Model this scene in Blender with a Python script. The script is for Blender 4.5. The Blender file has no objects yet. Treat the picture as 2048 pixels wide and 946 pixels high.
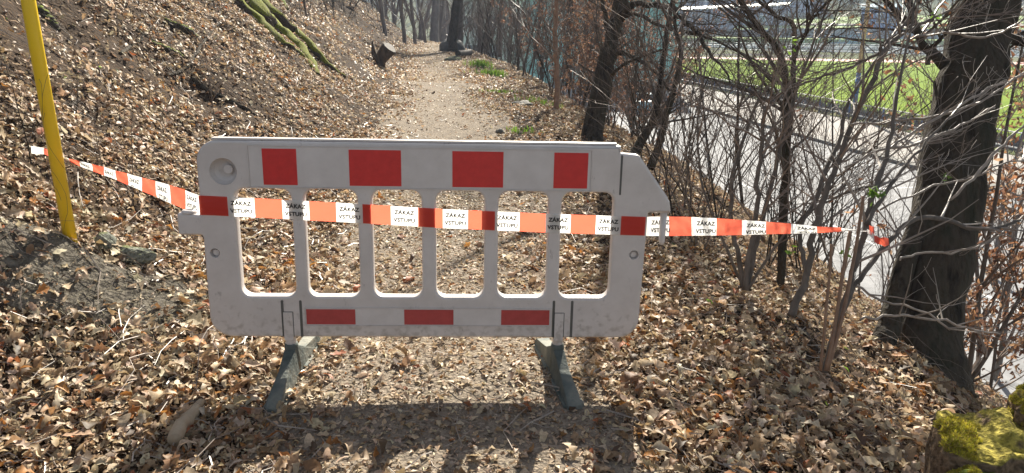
import bpy, math, random
import numpy as np
from mathutils import Vector, Matrix

# ------------------------------------------------------------ camera, sky, sun, exposure
scene = bpy.context.scene
C = scene.collection
FPX, CX, CY = 1479.0, 1024.0, 473.0          # focal length and centre in photograph pixels
PITCH = math.radians(16.5)
CAMZ = 1.5
cam_data = bpy.data.cameras.new('camera')
cam_data.sensor_width = 36.0
cam_data.lens = 36.0 * FPX / 2048.0
cam_data.clip_start = 0.05
cam_data.clip_end = 3000
cam = bpy.data.objects.new('camera', cam_data)
cam.location = (0, 0, CAMZ)
cam.rotation_euler = (math.radians(90) - PITCH, 0, 0)
C.objects.link(cam)
scene.camera = cam

SUN_EL, SUN_AZ = math.radians(33.5), math.radians(10)      # azimuth: to the east of the view axis (+Y)
world = bpy.data.worlds.new('World')
scene.world = world
world.use_nodes = True
wn = world.node_tree
bg = wn.nodes['Background']
sky = wn.nodes.new('ShaderNodeTexSky')
sky.sky_type = 'NISHITA'
sky.sun_disc = False
sky.sun_elevation = SUN_EL
sky.sun_rotation = SUN_AZ
sky.dust_density = 1.5
hs = wn.nodes.new('ShaderNodeHueSaturation')      # hazy sky: paler than the clear-air model
hs.inputs['Saturation'].default_value = 0.45
wn.links.new(sky.outputs[0], hs.inputs['Color'])
wn.links.new(hs.outputs[0], bg.inputs[0])
bg.inputs[1].default_value = 0.05
sd = bpy.data.lights.new('sun', 'SUN')
sd.energy = 5.0
sd.angle = math.radians(0.5)
sd.color = (1.0, 0.93, 0.80)
sun = bpy.data.objects.new('sun', sd)
sdir = Vector((math.sin(SUN_AZ) * math.cos(SUN_EL), math.cos(SUN_AZ) * math.cos(SUN_EL), math.sin(SUN_EL)))
sun.rotation_euler = sdir.to_track_quat('Z', 'Y').to_euler()
C.objects.link(sun)
scene.view_settings.view_transform = 'Standard'
scene.view_settings.look = 'None'
scene.view_settings.gamma = 1
scene.view_settings.exposure = 1.64
scene.render.engine = 'CYCLES'
scene.cycles.max_bounces = 6
scene.cycles.diffuse_bounces = 3
scene.cycles.glossy_bounces = 2
scene.cycles.transmission_bounces = 3
scene.cycles.transparent_max_bounces = 8
scene.cycles.volume_bounces = 0
scene.cycles.use_denoising = True

# ------------------------------------------------------------ helpers
rng = random.Random(7)
nrng = np.random.default_rng(11)
cp, sp = math.cos(PITCH), math.sin(PITCH)


def P(px, py, depth):
    """world point seen at a photograph pixel, DEPTH metres along the view axis"""
    a, b = (px - CX) / FPX, -(py - CY) / FPX
    return Vector((a * depth, (cp + b * sp) * depth, CAMZ + (-sp + b * cp) * depth))


def sstep(a, b, x):
    t = np.clip((x - a) / (b - a), 0, 1)
    return t * t * (3 - 2 * t)


def hash2(ix, iy, seed):
    h = np.sin(ix * 127.1 + iy * 311.7 + seed * 74.7) * 43758.5453
    return h - np.floor(h)


def vnoise(x, y, seed=0):
    ix, iy = np.floor(x), np.floor(y)
    fx, fy = x - ix, y - iy
    fx, fy = fx * fx * (3 - 2 * fx), fy * fy * (3 - 2 * fy)
    a, b = hash2(ix, iy, seed), hash2(ix + 1, iy, seed)
    c, d = hash2(ix, iy + 1, seed), hash2(ix + 1, iy + 1, seed)
    return (a + (b - a) * fx) * (1 - fy) + (c + (d - c) * fx) * fy - 0.5


XC = ([-10, 0, 2.3, 3, 9, 16, 37, 50, 70, 100, 200], [0.3, 0.0, -0.2, -0.28, -0.80, -1.5, -3.9, -7.5, -20, -50, -200])
XL = ([-10, 0, 2, 2.8, 3.5, 5.1, 9, 15, 22, 37, 50, 70, 100, 200], [-2.7, -2.7, -2.45, -2.10, -1.85, -1.98, -2.1, -2.5, -3.3, -4.7, -8.6, -21, -51, -201])
XR = ([-10, 0, 3, 6, 9, 15, 25, 37, 50, 70, 100, 200], [1.5, 1.3, 1.25, 1.15, 1.0, 0.35, -0.7, -2.6, -6.2, -18.5, -48, -198])


def ramp(d, w):
    return 0.5 * (d + np.sqrt(d * d + w * w))


def H(x, y, detail=True):
    """height of the terrain"""
    x = np.asarray(x, float)
    y = np.asarray(y, float)
    zp = 0.03 * (np.clip(y, -5, 10) - 2.9) + 0.288
    dl = np.interp(y, *XL) - x
    dr = x - np.interp(y, *XR)
    near_left = sstep(0.5, 3.4, y)
    rise = 0.86 * ramp(dl, 0.35) * (0.35 + 0.65 * near_left) - 0.45 * ramp(dl - 9, 3) - 0.35 * ramp(dl - 40, 10)
    drop = 0.74 * ramp(dr - 0.5, 0.9)
    hollow = 0.03 * np.exp(-((x + 1.15) ** 2 / .35 + (y - 2.3) ** 2 / .14))
    z = zp + rise - 0.03 - drop - hollow
    # valley floor with a soft foot
    z = -6.3 + 0.5 * ((z + 6.3) + np.sqrt((z + 6.3) ** 2 + 0.25))
    q = x * 0.34 + y * 0.94
    z = z + 0.13 * ramp(q - 168, 4) + 0.25 * ramp(q - 250, 20)
    if detail:
        onpath = np.exp(-((x - np.interp(y, *XC)) / 0.75) ** 4)
        bank = sstep(-0.2, 1.2, dl)
        slope = sstep(0, 1, dr) * sstep(-6.1, -5.2, z)
        amp = (0.3 - 0.18 * (1 - sstep(2.6, 3.6, y)) + bank * 1.0 + slope * 0.7) * (1 - 0.75 * onpath)
        flat = sstep(-6.2, -5.4, z)
        z = z + flat * amp * (0.13 * vnoise(x * 1.3, y * 1.3, 1) + 0.10 * vnoise(x * 3.1, y * 3.1, 2) + 0.03 * vnoise(x * 7, y * 7, 3))
        z = z + flat * bank * 0.35 * vnoise(x * 0.45, y * 0.45, 4)
    return z


def h(x, y):
    return float(H(x, y))


def G(px, py, lo=1.2, hi=400):
    """where the view ray of a photograph pixel meets the terrain"""
    d = lo
    while d < hi:
        p = P(px, py, d)
        if p.z < h(p.x, p.y):
            a, b = d - max(0.04, d * 0.012), d
            for _ in range(14):
                m = (a + b) / 2
                p = P(px, py, m)
                if p.z < h(p.x, p.y):
                    b = m
                else:
                    a = m
            return P(px, py, b)
        d += max(0.04, d * 0.012)
    return P(px, py, hi)


def depth_of(p):
    return p.y * cp - (p.z - CAMZ) * sp


# ---- materials
def node_mat(name):
    m = bpy.data.materials.new(name)
    m.use_nodes = True
    nt = m.node_tree
    return m, nt, nt.nodes['Principled BSDF']


def mat(name, cols, rough=0.7, scale=6.0, detail=6.0, bump=0.0, bump_scale=None, stretch=(1, 1, 1), metallic=0, spec=0.5, bump_dist=0.01, subs=None):
    """procedural: noise between the given colours plus bump"""
    m, nt, b = node_mat(name)
    N, L = nt.nodes, nt.links
    tc = N.new('ShaderNodeTexCoord')
    mp = N.new('ShaderNodeMapping')
    mp.inputs['Scale'].default_value = stretch
    L.new(tc.outputs['Object'], mp.inputs[0])
    no = N.new('ShaderNodeTexNoise')
    no.inputs['Scale'].default_value = scale
    no.inputs['Detail'].default_value = detail
    no.inputs['Roughness'].default_value = 0.62
    L.new(mp.outputs[0], no.inputs['Vector'])
    cr = N.new('ShaderNodeValToRGB')
    els = cr.color_ramp.elements
    while len(els) < len(cols):
        els.new(0.5)
    for i, c in enumerate(cols):
        els[i].position = 0.32 + 0.36 * i / max(1, len(cols) - 1)
        els[i].color = (*c, 1)
    L.new(no.outputs['Fac'], cr.inputs[0])
    L.new(cr.outputs[0], b.inputs['Base Color'])
    b.inputs['Roughness'].default_value = rough
    b.inputs['Metallic'].default_value = metallic
    b.inputs['Specular IOR Level'].default_value = spec
    if bump:
        n2 = N.new('ShaderNodeTexNoise')
        n2.inputs['Scale'].default_value = bump_scale or scale * 3
        n2.inputs['Detail'].default_value = 5
        L.new(mp.outputs[0], n2.inputs['Vector'])
        bp = N.new('ShaderNodeBump')
        bp.inputs['Strength'].default_value = bump
        bp.inputs['Distance'].default_value = bump_dist
        L.new(n2.outputs['Fac'], bp.inputs['Height'])
        L.new(bp.outputs[0], b.inputs['Normal'])
    return m


def leaf_mat(name, trans=0.3, rough=0.5, spec=0.5):
    """colour per leaf from the mesh attribute, with a little light passing through"""
    m, nt, b = node_mat(name)
    N, L = nt.nodes, nt.links
    at = N.new('ShaderNodeAttribute')
    at.attribute_name = 'Col'
    no = N.new('ShaderNodeTexNoise')
    no.inputs['Scale'].default_value = 90
    no.inputs['Detail'].default_value = 3
    tc = N.new('ShaderNodeTexCoord')
    L.new(tc.outputs['Object'], no.inputs['Vector'])
    mr = N.new('ShaderNodeMapRange')
    mr.inputs[1].default_value, mr.inputs[2].default_value = 0.3, 0.7
    mr.inputs[3].default_value, mr.inputs[4].default_value = 0.72, 1.2
    L.new(no.outputs['Fac'], mr.inputs[0])
    mx = N.new('ShaderNodeVectorMath')
    mx.operation = 'SCALE'
    L.new(at.outputs['Color'], mx.inputs[0])
    L.new(mr.outputs[0], mx.inputs['Scale'])
    L.new(mx.outputs[0], b.inputs['Base Color'])
    b.inputs['Roughness'].default_value = rough
    b.inputs['Specular IOR Level'].default_value = spec
    tr = N.new('ShaderNodeBsdfTranslucent')
    L.new(mx.outputs[0], tr.inputs[0])
    mix = N.new('ShaderNodeMixShader')
    mix.inputs[0].default_value = trans
    L.new(b.outputs[0], mix.inputs[1])
    L.new(tr.outputs[0], mix.inputs[2])
    L.new(mix.outputs[0], N['Material Output'].inputs[0])
    return m


def moss_bark(name, bark, moss, amount=0.5, rough=0.9):
    """bark with moss on whatever faces up"""
    m, nt, b = node_mat(name)
    N, L = nt.nodes, nt.links
    geo = N.new('ShaderNodeNewGeometry')
    sep = N.new('ShaderNodeSeparateXYZ')
    L.new(geo.outputs['Normal'], sep.inputs[0])
    tc = N.new('ShaderNodeTexCoord')
    no = N.new('ShaderNodeTexNoise')
    no.inputs['Scale'].default_value = 9
    no.inputs['Detail'].default_value = 6
    L.new(tc.outputs['Object'], no.inputs['Vector'])
    a = N.new('ShaderNodeMath')
    a.operation = 'ADD'
    L.new(sep.outputs['Z'], a.inputs[0])
    L.new(no.outputs['Fac'], a.inputs[1])
    mr = N.new('ShaderNodeMapRange')
    mr.inputs[1].default_value, mr.inputs[2].default_value = 1.35 - amount, 1.5 - amount
    L.new(a.outputs[0], mr.inputs[0])
    n2 = N.new('ShaderNodeTexNoise')
    n2.inputs['Scale'].default_value = 60
    n2.inputs['Detail'].default_value = 5
    L.new(tc.outputs['Object'], n2.inputs['Vector'])
    c1 = N.new('ShaderNodeValToRGB')
    c1.color_ramp.elements[0].color = (*[v * 0.55 for v in bark], 1)
    c1.color_ramp.elements[1].color = (*[v * 1.5 for v in bark], 1)
    c1.color_ramp.elements[0].position, c1.color_ramp.elements[1].position = 0.35, 0.65
    L.new(n2.outputs['Fac'], c1.inputs[0])
    c2 = N.new('ShaderNodeValToRGB')
    c2.color_ramp.elements[0].color = (*[v * 0.5 for v in moss], 1)
    c2.color_ramp.elements[1].color = (*[v * 1.45 for v in moss], 1)
    c2.color_ramp.elements[0].position, c2.color_ramp.elements[1].position = 0.35, 0.65
    L.new(n2.outputs['Fac'], c2.inputs[0])
    mx = N.new('ShaderNodeMix')
    mx.data_type = 'RGBA'
    L.new(mr.outputs[0], mx.inputs[0])
    L.new(c1.outputs[0], mx.inputs[6])
    L.new(c2.outputs[0], mx.inputs[7])
    L.new(mx.outputs[2], b.inputs['Base Color'])
    b.inputs['Roughness'].default_value = rough
    b.inputs['Specular IOR Level'].default_value = 0.15
    bp = N.new('ShaderNodeBump')
    bp.inputs['Strength'].default_value = 0.9
    bp.inputs['Distance'].default_value = 0.02
    L.new(n2.outputs['Fac'], bp.inputs['Height'])
    L.new(bp.outputs[0], b.inputs['Normal'])
    return m


def flat_mat(name, col, rough=0.6, spec=0.5):
    return mat(name, [[c * 0.88 for c in col], [min(1, c * 1.1) for c in col]], rough, scale=14, spec=spec)


M = {}
M['ground'] = mat('leaf_mould', [(0.016, 0.011, 0.007), (0.06, 0.038, 0.022), (0.025, 0.016, 0.01), (0.12, 0.078, 0.046)], 0.95, 14, 9, 1.0, 30, bump_dist=0.03, spec=.08)
M['path'] = mat('trodden_path', [(0.075, 0.06, 0.045), (0.26, 0.215, 0.165), (0.14, 0.115, 0.09), (0.42, 0.355, 0.28)], 0.95, 22, 9, 1.0, 60, bump_dist=0.02, spec=.1)
M['soil'] = mat('bare_soil', [(0.035, 0.03, 0.024), (0.10, 0.088, 0.07), (0.17, 0.15, 0.12)], 0.95, 20, 9, 1.0, 45, bump_dist=0.02, spec=.1)
M['leaf'] = leaf_mat('dry_leaf', 0.3, 0.58, 0.28)
M['beech'] = leaf_mat('withered_leaf', 0.45, 0.55, 0.3)
M['green'] = leaf_mat('green_leaf', 0.45, 0.5, 0.4)
M['bark_dark'] = mat('dark_bark', [(0.013, 0.011, 0.008), (0.065, 0.052, 0.038), (0.034, 0.034, 0.022)], 0.9, 11, 9, 1.0, 34, (1, 1, 0.16), bump_dist=0.05, spec=0.12)
M['bark_grey'] = mat('grey_bark', [(0.07, 0.058, 0.048), (0.16, 0.135, 0.115)], 0.8, 18, 6, 0.6, 50, (1, 1, 0.3), spec=0.3)
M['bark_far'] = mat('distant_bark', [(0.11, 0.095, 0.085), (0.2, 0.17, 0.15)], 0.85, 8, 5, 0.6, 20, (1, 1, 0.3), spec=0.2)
M['bark_brown'] = mat('brown_bark', [(0.03, 0.022, 0.015), (0.12, 0.085, 0.055)], 0.85, 14, 7, 0.9, 40, (1, 1, 0.25), spec=0.15)
M['twig'] = mat('grey_brown_twig', [(0.10, 0.072, 0.055), (0.24, 0.18, 0.14)], 0.5, 12, 4, spec=0.55)
M['twig_dark'] = mat('dark_twig', [(0.035, 0.027, 0.02), (0.09, 0.068, 0.05)], 0.55, 12, 4, spec=0.5)
M['twig_pale'] = mat('pale_twig', [(0.16, 0.13, 0.105), (0.34, 0.28, 0.23)], 0.45, 12, 4, spec=0.6)
M['cane'] = mat('reddish_cane', [(0.15, 0.08, 0.045), (0.28, 0.16, 0.09)], 0.5, 16, 4, spec=0.5)
M['plastic'] = None
M['red_film'] = mat('red_reflective_film', [(0.52, 0.018, 0.016), (0.60, 0.025, 0.022)], 0.35, 30, 3, spec=0.5)
M['red_film_low'] = mat('dusty_red_reflective_film', [(0.36, 0.045, 0.04), (0.44, 0.06, 0.055)], 0.5, 30, 5, spec=0.4)
M['white_film'] = mat('grey_white_reflective_film', [(0.53, 0.49, 0.47), (0.62, 0.58, 0.56)], 0.45, 10, 8, spec=0.4)
M['foot'] = mat('dusty_recycled_rubber', [(0.05, 0.064, 0.06), (0.105, 0.12, 0.11), (0.21, 0.205, 0.17)], 0.8, 7, 8, 0.5, 50, spec=0.3)
M['yellow'] = mat('yellow_paint', [(0.70, 0.47, 0.008), (0.82, 0.57, 0.012)], 0.38, 5, 6, 0.08, 40, spec=0.5)
M['ink'] = flat_mat('black_print', (0.012, 0.012, 0.014), 0.5)
M['stone'] = mat('grey_stone', [(0.08, 0.08, 0.07), (0.2, 0.19, 0.165)], 0.85, 6, 8, 1.0, 22, bump_dist=0.02)
M['wood_end'] = mat('weathered_wood', [(0.22, 0.16, 0.10), (0.42, 0.34, 0.24)], 0.8, 5, 7, 0.7, 30, (1, 1, 0.2), bump_dist=0.01)


# ---- mesh building
class MB:
    def __init__(self):
        self.v, self.f, self.mi, self.n = [], [], [], 0

    def add(self, verts, faces, mi=0):
        self.v.extend(tuple(p) for p in verts)
        self.f.extend(tuple(i + self.n for i in fc) for fc in faces)
        self.mi.extend([mi] * len(faces))
        self.n += len(verts)
        return self

    def box(self, c, s, rot=None, mi=0):
        vs = []
        for dx in (-.5, .5):
            for dy in (-.5, .5):
                for dz in (-.5, .5):
                    p = Vector((dx * s[0], dy * s[1], dz * s[2]))
                    if rot is not None:
                        p = rot @ p
                    vs.append(p + Vector(c))
        return self.add(vs, [(0, 1, 3, 2), (4, 6, 7, 5), (0, 4, 5, 1), (2, 3, 7, 6), (0, 2, 6, 4), (1, 5, 7, 3)], mi)

    def tube(self, pts, rad, k=5, cap=False, mi=0, flute=0.0, seed=0):
        n = len(pts)
        if n < 2:
            return self
        vs, fs = [], []
        up = None
        for i in range(n):
            a = pts[max(0, i - 1)]
            b = pts[min(n - 1, i + 1)]
            dx, dy, dz = b[0] - a[0], b[1] - a[1], b[2] - a[2]
            l = math.sqrt(dx * dx + dy * dy + dz * dz) or 1e-6
            dx, dy, dz = dx / l, dy / l, dz / l
            if up is None:
                up = (1, 0, 0) if abs(dx) < 0.7 else (0, 0, 1)
            dt = up[0] * dx + up[1] * dy + up[2] * dz
            ux, uy, uz = up[0] - dt * dx, up[1] - dt * dy, up[2] - dt * dz
            l = math.sqrt(ux * ux + uy * uy + uz * uz) or 1e-6
            ux, uy, uz = ux / l, uy / l, uz / l
            up = (ux, uy, uz)
            wx, wy, wz = dy * uz - dz * uy, dz * ux - dx * uz, dx * uy - dy * ux
            r = rad[i]
            for j in range(k):
                t = 2 * math.pi * j / k
                rr = r
                if flute:
                    rr = r * (1 + flute * (math.sin(t * 3 + seed + i * .05) * .6 + math.sin(t * 7 + seed * 2 - i * .08) * .4 + 0.5 * math.sin(i * 1.3 + t * 2 + seed)))
                c, s = math.cos(t) * rr, math.sin(t) * rr
                vs.append((pts[i][0] + ux * c + wx * s, pts[i][1] + uy * c + wy * s, pts[i][2] + uz * c + wz * s))
        for i in range(n - 1):
            for j in range(k):
                j2 = (j + 1) % k
                fs.append((i * k + j, i * k + j2, (i + 1) * k + j2, (i + 1) * k + j))
        if cap:
            fs.append(tuple(range(k - 1, -1, -1)))
            fs.append(tuple((n - 1) * k + j for j in range(k)))
        return self.add(vs, fs, mi)

    def build(self, name, mats, parent=None, smooth=False):
        me = bpy.data.meshes.new(name)
        me.from_pydata(self.v, [], self.f)
        if not isinstance(mats, (list, tuple)):
            mats = [mats]
        for m in mats:
            me.materials.append(m)
        if len(mats) > 1:
            me.polygons.foreach_set('material_index', self.mi)
        if smooth:
            me.polygons.foreach_set('use_smooth', [True] * len(me.polygons))
        me.update()
        o = bpy.data.objects.new(name, me)
        C.objects.link(o)
        if parent is not None:
            o.parent = parent
        return o


def tag(o, label=None, cat=None, group=None, kind=None):
    if label:
        o['label'] = label
    if cat:
        o['category'] = cat
    if group:
        o['group'] = group
    if kind:
        o['kind'] = kind
    return o


def empty(name, loc=(0, 0, 0), rz=0.0):
    o = bpy.data.objects.new(name, None)
    o.location = loc
    o.rotation_euler = (0, 0, rz)
    C.objects.link(o)
    return o


def copy_tree(o, parent=None):
    c = o.copy()
    C.objects.link(c)
    c.parent = parent
    for ch in list(o.children):
        copy_tree(ch, c)
    return c


def grow(p, d, L, r, lvl, out, R, wig=0.16, grav=0.04, kids=(5, 4, 3), spread=0.9, seg=None, rmin=0.0012, sl=(0.3, 0.62)):
    """random branch polylines: out gets (points, radii, level)"""
    n = max(3, int(L / (seg or (0.09 + 0.07 * L))))
    st = L / n
    pts, rad = [tuple(p)], [r]
    x, y, z = p
    dx, dy, dz = d
    dirs = [d]
    for i in range(n):
        dx += R.gauss(0, wig)
        dy += R.gauss(0, wig)
        dz += R.gauss(0, wig) + grav
        l = math.sqrt(dx * dx + dy * dy + dz * dz)
        dx, dy, dz = dx / l, dy / l, dz / l
        x, y, z = x + dx * st, y + dy * st, z + dz * st
        pts.append((x, y, z))
        rad.append(max(rmin, r * (1 - 0.78 * (i + 1) / n)))
        dirs.append((dx, dy, dz))
    out.append((pts, rad, lvl))
    if lvl < len(kids):
        k = max(1, int(round(kids[lvl] * R.uniform(0.7, 1.3))))
        for _ in range(k):
            i = R.randint(max(1, n // 5), n)
            b = dirs[i]
            t = R.uniform(0, 6.283)
            s = spread * R.uniform(0.6, 1.25)
            ex, ey, ez = math.cos(t), math.sin(t), R.uniform(-0.5, 0.7)
            nd = (b[0] + ex * s, b[1] + ey * s, b[2] + ez * s * 0.6)
            l = math.sqrt(sum(v * v for v in nd))
            grow(pts[i], tuple(v / l for v in nd), L * R.uniform(*sl), max(rmin, rad[i] * R.uniform(.5, .75)), lvl + 1, out, R, wig * 1.1, grav, kids, spread, seg, rmin, sl)


def tubes(branches, mb, kmap=(6, 4, 3, 3)):
    for pts, rad, lvl in branches:
        mb.tube(pts, rad, kmap[min(lvl, 3)])
    return mb


# ------------------------------------------------------------ the ground
def axis(parts):
    out = [parts[0][0]]
    for a, b, st in parts:
        n = max(1, int(round((b - a) / st)))
        out.extend(a + (b - a) * (i + 1) / n for i in range(n))
    return np.array(out)


gx = axis([(-300, -60, 20), (-60, -20, 2), (-20, -8, .4), (-8, 4.5, .1), (4.5, 12, .3), (12, 40, 2), (40, 400, 12)])
gy = axis([(-30, -2, 2), (-2, 0.8, .2), (0.8, 12, .1), (12, 30, .25), (30, 60, 1), (60, 160, 5), (160, 300, 4), (300, 900, 40)])
X, Y = np.meshgrid(gx, gy)
Z = H(X, Y)
nx, ny = len(gx), len(gy)
vv = np.stack([X, Y, Z], -1).reshape(-1, 3)
ii = np.arange(nx * ny).reshape(ny, nx)
quads = np.stack([ii[:-1, :-1], ii[:-1, 1:], ii[1:, 1:], ii[1:, :-1]], -1).reshape(-1, 4)


def np_mesh(name, verts, quads, material, cols=None, smooth=True):
    me = bpy.data.meshes.new(name)
    k = quads.shape[1]
    me.vertices.add(len(verts))
    me.vertices.foreach_set('co', np.ascontiguousarray(verts, np.float32).ravel())
    me.loops.add(quads.size)
    me.loops.foreach_set('vertex_index', np.ascontiguousarray(quads, np.int32).ravel())
    me.polygons.add(len(quads))
    me.polygons.foreach_set('loop_start', np.arange(0, quads.size, k, dtype=np.int32))
    if smooth:
        me.polygons.foreach_set('use_smooth', np.ones(len(quads), bool))
    if cols is not None:
        at = me.color_attributes.new('Col', 'FLOAT_COLOR', 'POINT')
        c4 = np.ones((len(verts), 4), np.float32)
        c4[:, :3] = cols
        at.data.foreach_set('color', c4.ravel())
    me.materials.append(material)
    me.update(calc_edges=True)
    o = bpy.data.objects.new(name, me)
    C.objects.link(o)
    return o


ground = np_mesh('ground', vv, quads, M['ground'])
tag(ground, kind='structure')
# valley floor and far slopes are grass: a second material on the same sheet
M['rough_grass'] = mat('rough_grass', [(0.05, 0.065, 0.02), (0.11, 0.12, 0.035), (0.14, 0.11, 0.05)], 0.95, 0.6, 9, 0.6, 5, spec=.03)
ground.data.materials.append(M['rough_grass'])
pc = vv[quads].mean(1)
far = ((pc[:, 2] < -5.9) | ((pc[:, 0] * .34 + pc[:, 1] * .94) > 165)).astype(np.int32)
ground.data.polygons.foreach_set('material_index', far)

# the trodden path, its edges dipping under the litter
ys = axis([(-3, 0.8, .2), (0.8, 14, .08), (14, 40, .25), (40, 55, .5)])
us = np.linspace(-1.1, 1.1, 25)
UU, YY = np.meshgrid(us, ys)
XX = np.interp(YY, *XC) + UU * (0.98 + 0.0 * YY)
edge = np.abs(UU) + 0.3 * vnoise(YY * 1.7, UU * 2, 9)
ZZ = H(XX, YY) + 0.014 - 0.05 * sstep(0.72, 1.0, edge)
i2 = np.arange(UU.size).reshape(UU.shape)
q2 = np.stack([i2[:-1, :-1], i2[:-1, 1:], i2[1:, 1:], i2[1:, :-1]], -1).reshape(-1, 4)
tag(np_mesh('path', np.stack([XX, YY, ZZ], -1).reshape(-1, 3), q2, M['path']), kind='structure')

# bare earth ledge by the yellow pole
su, sv = np.meshgrid(np.linspace(-1, 1, 30), np.linspace(-1, 1, 24))
a0, a1 = G(20, 660), G(400, 540)
cxs, cys = (a0.x + a1.x) / 2, (a0.y + a1.y) / 2
SX, SY = cxs + su * 0.62 + sv * 0.12, cys + sv * 0.40 + su * 0.12
SZ = H(SX, SY) + 0.02 - 0.08 * sstep(0.6, 1.0, np.sqrt(su ** 2 + sv ** 2) + 0.4 * vnoise(SX * 4, SY * 4, 5))
i3 = np.arange(su.size).reshape(su.shape)
q3 = np.stack([i3[:-1, :-1], i3[:-1, 1:], i3[1:, 1:], i3[1:, :-1]], -1).reshape(-1, 4)
tag(np_mesh('bare_earth_ground', np.stack([SX, SY, SZ], -1).reshape(-1, 3), q3, M['soil']), kind='structure')

# ------------------------------------------------------------ valley: road, pavement, kerb, field
VT, VN = Vector((-.173, .985, 0)), Vector((.985, .173, 0))


def V(s, t, z=-6.0):
    p = VN * s + VT * t
    return Vector((p.x, p.y, z))


M['road'] = mat('pale_worn_asphalt', [(0.11, 0.11, 0.115), (0.25, 0.25, 0.255), (0.17, 0.17, 0.175), (0.28, 0.28, 0.285)], 0.85, 0.8, 9, 0.3, 30, spec=0.2)
M['pave'] = mat('concrete_pavement', [(0.22, 0.20, 0.18), (0.31, 0.285, 0.26)], 0.85, 1.5, 8, 0.2, 20, spec=0.2)
M['kerb'] = mat('dark_kerb_stone', [(0.06, 0.055, 0.05), (0.13, 0.12, 0.10)], 0.8, 2, 6, 0.3, 10)
M['paint'] = mat('white_road_paint', [(0.5, 0.5, 0.5), (0.65, 0.65, 0.65)], 0.8, 4, 6, spec=0.2)
M['field'] = mat('mown_turf', [(0.10, 0.155, 0.007), (0.155, 0.22, 0.012), (0.13, 0.19, 0.010)], 0.95, 0.25, 10, 0.3, 8, spec=0.02)
M['track'] = mat('red_running_track', [(0.42, 0.17, 0.12), (0.52, 0.23, 0.17)], 0.7, 0.5, 6)
M['retain'] = mat('blue_grey_concrete', [(0.12, 0.14, 0.17), (0.2, 0.22, 0.25)], 0.8, 0.8, 6)


def strip(name, s0, s1, t0, t1, z, m, n=30):
    mb = MB()
    vs = []
    for i in range(n + 1):
        t = t0 + (t1 - t0) * i / n
        vs += [V(s0, t, z), V(s1, t, z)]
    mb.add(vs, [(2 * i, 2 * i + 1, 2 * i + 3, 2 * i + 2) for i in range(n)])
    return tag(mb.build(name, m), kind='structure')


ZV = -6.0
strip('road', 9.5, 27.0, -25, 86, ZV, M['road'])
strip('pavement', 27.5, 34.6, -25, 112, ZV + 0.12, M['pave'])
kb = MB()
for i in range(72):
    t = -25 + i * 2.0
    kb.box(V(27.25, t + 1.0, ZV + 0.08), (0.7, 1.985, 0.22 if i % 1 == 0 else .2), Matrix.Rotation(math.radians(9.96), 3, 'Z'))
tag(kb.build('road_kerb', M['kerb']), kind='structure')
# road paint: bay lines and a curve
rp = MB()
for k in range(12):
    t = 14 + k * 5.2
    rp.box(V(23.7, t, ZV + 0.004), (4.6, 0.13, 0.004), Matrix.Rotation(math.radians(9.96), 3, 'Z'))
pts = [V(17 + 3.5 * math.cos(a), 44 + 9 * math.sin(a), ZV + 0.005) for a in np.linspace(0.3, 2.9, 20)]
for a, b in zip(pts, pts[1:]):
    dv = (b - a).normalized() * 0.08
    nv = Vector((-dv.y, dv.x, 0))
    rp.add([a - nv, a + nv, b + nv, b - nv], [(0, 3, 2, 1)])
for t in range(6, 100, 9):
    rp.box(V(16.5, t, ZV + 0.004), (0.13, 4.5, 0.004), Matrix.Rotation(math.radians(9.96), 3, 'Z'))
tag(rp.build('road_markings', M['paint']), kind='structure')

zf = -6.0


def quad_sheet(name, cs, z, m, n=24):
    vs = []
    for i in range(n + 1):
        for j in range(n + 1):
            u, v = i / n, j / n
            p = Vector(cs[0]) * (1 - u) * (1 - v) + Vector(cs[1]) * u * (1 - v) + Vector(cs[2]) * u * v + Vector(cs[3]) * (1 - u) * v
            vs.append((p.x, p.y, z))
    fs = [(i * (n + 1) + j, (i + 1) * (n + 1) + j, (i + 1) * (n + 1) + j + 1, i * (n + 1) + j + 1) for i in range(n) for j in range(n)]
    return tag(MB().add(vs, fs).build(name, m), kind='structure')


A, B = V(36.3, 5), V(36.3, 137)
far_r, far_l = Vector((150, 104, 0)), Vector((28, 163, 0))
quad_sheet('running_track', [A, Vector((150, 20, 0)), far_r + Vector((4, 8, 0)), B + Vector((0, 30, 0))], zf, M['track'])
quad_sheet('sports_field', [V(36.6, 6), Vector((140, 24, 0)), Vector((133, 103, 0)), Vector((16, 152, 0))], zf + 0.05, M['field'])


# low fence with white rails and dark hedge between road and field
M['rail'] = flat_mat('white_painted_steel', (0.72, 0.72, 0.7), 0.4)
M['mesh_dark'] = mat('dark_clipped_hedge', [(0.05, 0.042, 0.035), (0.12, 0.10, 0.085)], 0.9, 3, 6)
M['blue'] = mat('blue_paint', [(0.02, 0.09, 0.28), (0.03, 0.14, 0.4)], 0.5, 2, 4)
fence = tag(empty('rail_fence', V(35.4, 40)), 'low fence with two white rails and blue posts along the edge of the sports field', 'fence')
fo = V(35.4, 40)
rail_top, rail_low = MB(), MB()
for i in range(50):
    t = -20 + i * 2.8
    for mb_, zz in ((rail_top, -4.75), (rail_low, -5.6)):
        mb_.box(V(35.4, t + 1.4, zz) - fo, (0.09, 2.78, 0.07), Matrix.Rotation(math.radians(9.96), 3, 'Z'))
rail_top.build('rail', M['rail'], fence)
rail_low.build('rail', M['rail'], fence)
for i in range(36):
    t = -20 + i * 4.0
    MB().tube([V(35.5, t, -6) - fo, V(35.5, t, -4.7) - fo], [.06, .06], 6, True).build('post', M['blue'], fence)

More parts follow.
